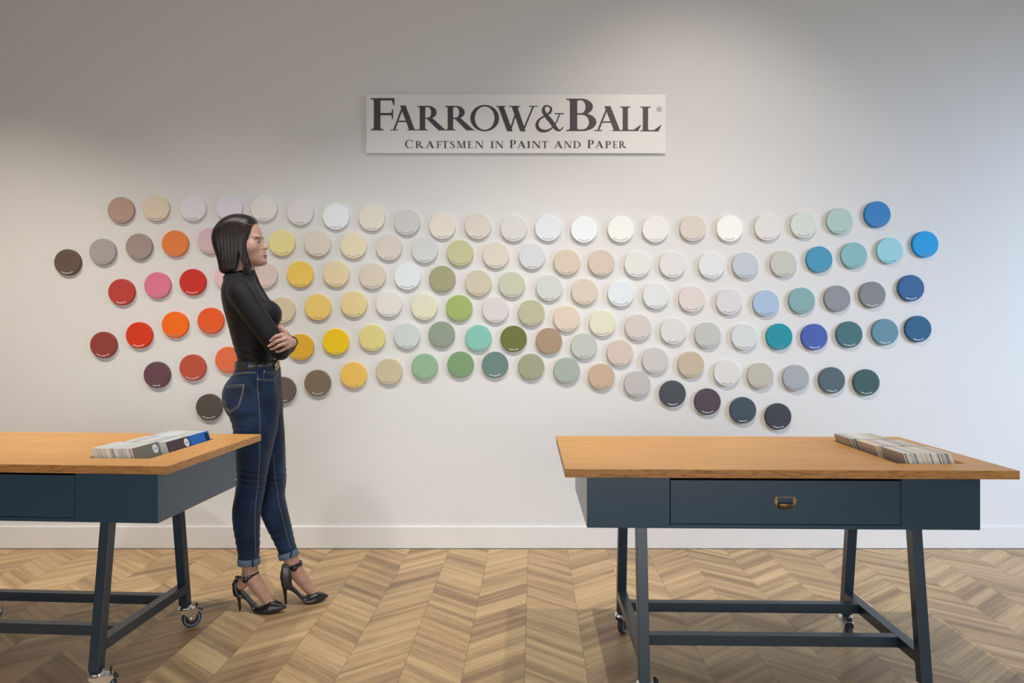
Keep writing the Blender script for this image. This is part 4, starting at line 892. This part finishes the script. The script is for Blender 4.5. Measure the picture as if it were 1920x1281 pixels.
stitch('front_pocket', [(484, 710), (498, 712), (511, 711.5), (517.5, 706), (519.5, 696), (518.5, 690)], .0007); stitch('front_pocket', [(484, 713), (500, 714.5), (513, 713.5), (520, 707), (521.5, 697)], .0005)
stitch('front_pocket', [(494, 697), (494.5, 709)], .0005); stitch('front_pocket', [(494, 697.5), (517, 698)], .0005); stitch('front_pocket', [(494, 700), (517, 701)], .0004)
for q in ((483.5, 711), (495, 696.5)):
    p = onto(BV, *q, .001)
    if p: MB().lathe([(.0022, 0), (.0018, .0012), (.0001, .0014)], 12, 0, Matrix.Translation(p) @ Matrix.Rotation(math.pi/2, 4, 'X')).build('rivet', m_silver, jeans)
# bands that follow a limb or the waist
def band(name, c, axis, a, b, h, th, m, parent, xdir=(1, 0, 0), n=48, nexp=2.0, smooth=True, bulge=0.0):
    axis = Vector(axis).normalized(); xd = (Vector(xdir)-axis*axis.dot(Vector(xdir))).normalized(); yd = axis.cross(xd); vs = []; fs = []
    sec = [(-h/2, 0), (-h/2, th*.7), (-h/2+th*.3, th), (0, th+bulge), (h/2-th*.3, th), (h/2, th*.7), (h/2, 0), (0, -.001)]; S = len(sec)
    for i in range(n):
        t = 2*math.pi*i/n; ct, st = math.cos(t), math.sin(t); r = (abs(ct)**nexp+abs(st)**nexp)**(-1/nexp)
        for u, w_ in sec: vs.append(Vector(c)+xd*(ct*r*(a+w_))+yd*(st*r*(b+w_))+axis*u)
    for i in range(n):
        j = (i+1) % n
        for k in range(S): k2 = (k+1) % S; fs.append((i*S+k, j*S+k, j*S+k2, i*S+k2))
    o = mkobj(name, vs, fs, m, parent, smooth); return o
kY = YC/F
bc = px((449+517)/2, 684.5, YC); belt = band('belt', bc, (.02, 0, 1), (517-449)/2*kY+.0008, .1335, .031, .004, m_belt, body, nexp=2.25); belt['label'] = 'wide dark leather belt'
for q, nm in (((462, 684), 'belt_loop'), ((513, 685), 'belt_loop')):
    p0 = px(q[0]+2.5, q[1]-8.5, 3.09); tb = bvh(belt); a = [onto(tb, q[0]+2.0-4*t, q[1]-7+15*t, .002) for t in (0, .25, .5, .75, 1)]; a = [v for v in a if v]
    if len(a) > 2: MB().tube(a, .0058, 8, 0, .3, up=(1, 0, 0)).build(nm, m_denim, jeans, True)
ring = MB(); rc = bc+Vector(((517-449)/2*kY+.010, -.012, -.002))
ring.tube([rc+Vector((.004*math.sin(2*math.pi*i/28), .019*math.cos(2*math.pi*i/28), .021*math.sin(2*math.pi*i/28))) for i in range(28)], .0028, 10, closed=True); ring.tube([rc+Vector((0, -.012+.012*math.cos(2*math.pi*i/28), .012*math.sin(2*math.pi*i/28))) for i in range(28)], .0022, 8, closed=True)
ring.build('belt_buckle', m_gold, belt, True)
band('rolled_cuff', px(466.8, 1052, 3.168), (0, 0, 1), .0445, .0435, .0285, .0035, m_cuff, jeans)['label'] = 'turned up hem, paler blue'
band('rolled_cuff', px(540.6, 1039.3, 3.268), (-.30, 0, 1), .0415, .0425, .0265, .0035, m_cuff, jeans)['label'] = 'turned up hem, paler blue'
for c_, al in ((px(480, 1051.5, 3.168), 0), (px(550.5, 1035.5, 3.268), -.3)):
    MB().box(-.004, -.002, -.0145, .004, .002, .0145, 0, .001, Matrix.Translation(c_+Vector((0, -.040, 0))) @ Matrix.Rotation(.25 if al else .0, 4, 'Y')).build('cuff_seam', m_denim, jeans)
# cuff bands of the sleeve at the visible wrist
dW = (Vector(ARM_L[-1])-Vector(ARM_L[-2])).normalized()
band('sleeve_cuff', Vector(ARM_L[-1])+dW*.006, dW, .0225, .0235, .018, .003, m_knit, sweater, xdir=(0, 0, 1))

# ------------------------------------------------------------------ shoes
def shoe(name, X0px, Y0, ground_px, tanphi, top, bot, wid, heel, closed, label):
    X0 = wx(X0px, Y0); ph = math.atan(tanphi); fd = Vector((math.cos(ph), math.sin(ph), 0)); sd = Vector((-math.sin(ph), math.cos(ph), 0))
    def conv(pt):
        q = (pt[0]-CX)/F; X = q*(Y0-X0*tanphi)/(1-q*tanphi); Y = Y0+(X-X0)*tanphi; return ((X-X0)/math.cos(ph), CZ+(HY-pt[1])*Y/F)
    T_ = [conv(p) for p in top]; Bm = [conv(p) for p in bot]; lo, hi = min(p[0] for p in T_+Bm), max(p[0] for p in T_+Bm)
    Wd = [(lo+(hi-lo)*t, w_) for t, w_ in wid]
    Fd = Field((X0-.05, Y0-.08, -.004), (X0+.27, Y0+.14, .24), .0022)
    X, Y, Z = Fd.ax[0][:, None, None], Fd.ax[1][None, :, None], Fd.ax[2][None, None, :]
    f = (X-X0)*fd.x+(Y-Y0)*fd.y; s = (X-X0)*sd.x+(Y-Y0)*sd.y
    tp = np.interp(f, [p[0] for p in T_], [p[1] for p in T_]); bt = np.interp(f, [p[0] for p in Bm], [p[1] for p in Bm]); w_ = np.interp(f, [p[0] for p in Wd], [p[1] for p in Wd])
    q = np.clip((Z-bt)/np.maximum(tp-bt, .006), 0, 1); ww = w_*np.sqrt(np.clip(1-.72*q**2, .05, 1))*(1-.12*(1-q)**3)
    r_ = lambda a, b, k: np.maximum(a, b)+np.maximum(k-np.abs(a-b), 0)**2/(4*k)
    d = r_(r_(np.abs(s)-ww, Z-tp, .004), bt-Z, .003); d = np.maximum(d, np.maximum(lo-f, f-hi)); d = np.maximum(d, .0012-Z+0*f)
    Fd.D = d.astype(np.float32)
    def P3(pt, sdv=0): a, z = conv(pt); return Vector((X0, Y0, 0))+fd*a+sd*sdv+Vector((0, 0, z))
    h0, h1, h2 = [P3(p) for p in heel[0]]; Fd.cone(h0, h1, heel[1][0], heel[1][1], .008); tip = Vector((h2.x, h2.y, .0052)); Fd.cone(h1, tip, heel[1][1], heel[1][2], .004)
    for _ in range(1):
        D = Fd.D; E = D.copy()
        for ax in range(3): E = (E+np.roll(E, 1, ax)+np.roll(E, -1, ax))/3
        Fd.D = E-.0011
    V, Q = Fd.mesh(); o = np_mesh(name, V, Q, m_leather, body); o['label'] = label
    return o, conv, P3, fd, sd, X0, Y0
W1 = [(0, .020), (.06, .027), (.15, .030), (.30, .026), (.48, .030), (.62, .038), (.74, .036), (.86, .022), (.95, .010), (1, .004)]
s1 = shoe('shoe', 450, 3.168, 1145.7, -.10, [(438.4, 1091), (441, 1086), (445, 1083.5), (447, 1090), (449, 1099), (451.5, 1107), (463, 1119), (472, 1129), (480, 1137), (488, 1136.5), (497, 1132.5), (509.7, 1126), (516, 1128), (524, 1131.5), (531, 1134.5), (536.5, 1138)],
          [(438.4, 1095), (439, 1104), (441, 1111), (445, 1116), (451.7, 1117), (463.8, 1121.5), (472.5, 1132), (479, 1143), (484.5, 1147.8), (500, 1148.2), (513, 1147.5), (525, 1144.5), (536.5, 1139.8)], W1,
          ([(445.5, 1107), (448, 1122), (450, 1144)], (.013, .0065, .0042)), False, 'black pointed stiletto, nearer foot')
s2 = shoe('shoe', 536, 3.240, 1134, .30, [(526, 1074), (527.5, 1063), (529.5, 1059.5), (538, 1059.5), (546, 1060), (546.6, 1085), (547.6, 1098), (556, 1106), (565, 1116), (571, 1119), (576.4, 1117.5), (585, 1114), (594, 1110.5), (600, 1111.5), (607, 1112.8), (612, 1114.8), (615.5, 1117)],
          [(526, 1084), (526.8, 1092), (529, 1099), (533, 1102), (540, 1102.5), (549, 1106.5), (558, 1114.5), (566, 1123), (575, 1128.8), (584, 1129.8), (595, 1127.5), (606, 1123), (615.5, 1118.6)], W1,
          ([(533, 1095), (534.5, 1110), (536, 1132)], (.013, .0065, .0042)), True, 'black pointed stiletto, farther foot with closed heel')
# ankle straps
st1 = band('ankle_strap', px(468.3, 1079.2, 3.166), (-.25, 0, 1), .0385, .0350, .0165, .0022, m_leather, s1[0]); st2 = band('ankle_strap', px(550.2, 1060, 3.270), (-.28, .0, 1), .0385, .0350, .0165, .0022, m_leather, s2[0])
tb = bvh(st1)
MB().tube([px(441.5, 1082.5, 3.150), px(446, 1082.0, 3.134), px(452, 1083.5, 3.130)], [.0055, .0068, .0068], 10, 0, .4, up=(0, 0, 1)).build('strap_end', m_leather, s1[0], True)
bq = px(457.2, 1081.5, 3.124); b4 = [(-.0088, -.0125), (.0088, -.0125), (.0088, .0125), (-.0088, .0125)]
MB().tube([bq+Vector((a, 0, b)) for a, b in b4], .0019, 8, closed=True).build('buckle', m_silver, s1[0])
MB().lathe([(.014, 0), (.013, .003), (.0005, .0035)], 20, 0, Matrix.Translation(px(460, 1088, 3.133)) @ Matrix.Rotation(math.pi/2, 4, 'X')).build('strap_tab', m_leather, s1[0], True)
MB().tube([px(530, 1061, 3.232), px(536, 1061, 3.228)], .0068, 10, 0, .4, up=(0, 0, 1)).build('strap_end', m_leather, s2[0], True)
MB().lathe([(.015, 0), (.014, .003), (.0005, .0035)], 20, 0, Matrix.Translation(px(551, 1066, 3.234)) @ Matrix.Rotation(math.pi/2, 4, 'X')).build('strap_tab', m_leather, s2[0], True)

# ------------------------------------------------------------------ hair
HAIR = [(121, -12, 4, 8), (118, -30, 28, 28), (113, -46, 46, 44), (106, -60, 60, 58), (97, -74, 70, 69), (86, -86, 76, 77), (75, -95, 77, 82), (64, -101, 76, 84.5), (50, -107, 73, 86), (30, -111, 69, 87), (12, -112, 62, 87.5), (-10, -110, 58, 87), (-40, -103, 57, 85), (-77, -91, 57, 81), (-110, -85, 60, 76), (-140, -80, 62, 70), (-150, -75, 62, 66), (-163, -55, 52, 56)]
NE = [2.1, 2.1, 2.1, 2.15, 2.2, 2.3, 2.5, 2.8, 3.4, 4.2, 4.8, 5, 5, 5, 4.6, 4.2, 4, 4]
def hair_cut(d, f, s, u):
    wl = np.interp(-u, [50, 134, 190], [16, 2, -3]); wr = np.interp(-u, [50, 160, 190], [16, 42, 47])
    wedge = np.maximum(np.maximum(wl-f, f-wr), np.maximum(u+50, s+12)); d = np.maximum(d, -wedge)
    bot = np.interp(f, [-90, -80, -60, 1, 2, 28, 43, 53, 65], [-120, -142, -151, -134, -134, -160, -163, -158, -120]); d = np.maximum(d, bot-u)
    ang = np.arctan2(s, f+20); lock = .5*np.sin(ang*38+1.5*np.sin(u*.03))+.35*np.sin(ang*71+u*.02)
    d = d+lock*np.clip((70-u)/60, 0, 1)
    d = np.maximum(d, np.minimum(np.minimum(f-28, s), -85-u))      # shorter on the far side
    inner = (np.sqrt(((f-8)/66)**2+(s/50)**2)-1)*50
    hollow = np.maximum(inner, u+95); d = np.maximum(d, -hollow)
    return d
Hr = Field((HO.x-.145, HO.y-.125, HO.z-.175), (HO.x+.11, HO.y+.125, HO.z+.128), .0021)
hloft(Hr, HAIR, NE, .003, extra=hair_cut)
V, Q = Hr.mesh(); hair = np_mesh('hair', V, Q, m_hair, body); hair['label'] = 'straight dark brown shoulder length hair'; del Hr
HB = bvh(hair); BB = bvh(body)
def hlock(name, pts, r, flat=.35): 
    return MB().tube(pts, r, 8, 0, flat, up=(0, 1, 0)).build(name, m_hair, hair, True)
hlock('hair_strand', [px(468, 484, 3.28), px(474, 510, 3.275), px(484, 533, 3.27), px(496, 552, 3.265), px(509, 570, 3.26), px(521, 586, 3.255), px(529, 604, 3.25)], [.020, .019, .016, .012, .008, .004, .001], .6)
hlock('hair_strand', [px(463, 486, 3.155), px(465.5, 500, 3.155), px(468.5, 513, 3.155)], [.006, .004, .001])
hlock('hair_strand', [px(478, 492, 3.32), px(482, 503, 3.32), px(485.5, 514, 3.32)], [.004, .002, .0006]); hlock('hair_strand', [px(493, 495, 3.31), px(498, 503, 3.31)], [.0022, .0006])
for i in range(4):
    a = 459+rng.uniform(-2, 5); hlock('hair_strand', [px(a-1, 503, 3.168), px(a, 512, 3.162), px(a+rng.uniform(-.5, 1.5), 521+rng.uniform(-3, 2), 3.158)], [.0022, .0016, .0004])
stitch('parting', [(446, 412.5), (455, 417), (466, 420.5), (479, 423.3)], .0009, m_skin, HB, hair, .0002, taper=True)
# brow, lashes and hairline on the face
stitch('eyebrow', [(474.5, 451.8), (478.5, 447.6), (483, 445.4), (490, 446.2)], .0014, m_hair, BB, body, .0002, taper=True)
stitch('eyelashes', [(478.8, 457.2), (481.5, 454.8), (484.5, 453.4), (487, 453.8)], .0007, m_hair, BB, body, .0004, taper=True)
for s in (1,):
    wp = [BB.ray_cast(hp(200, a, b), -hf) for a, b in ((13, 13), (24, 17), (36, 19), (46, 14), (54, 8))]
    MB().tube([q[0]+q[1]*.0004 for q in wp if q[0]], [.0012, .002, .002, .0014, .0005][:len([q for q in wp if q[0]])], 6).build('eyebrow', m_hair, body, True)
# nails and ring
for q, r in zip(FING, FR):
    d = (q[3]-q[2]).normalized(); c = q[3]+Vector((0, -.0035, .0012))+d*.003; M4 = Matrix.Translation(c) @ d.to_track_quat('X', 'Z').to_matrix().to_4x4() @ Matrix.Diagonal((.0075, .0042, .0042, 1))
    mb = MB(); n = 8; mb.lathe([(max(.001, math.sin(math.pi*i/n)), -math.cos(math.pi*i/n)) for i in range(n+1)], 16, 0, M4); mb.build('fingernail', m_nail, body, True)
rd = (FING[2][1]-FING[2][0]).normalized(); rp = FING[2][0]+rd*.008
band('ring', rp, rd, .0090, .0090, .003, .0008, m_silver, body, xdir=(0, 0, 1), n=24)
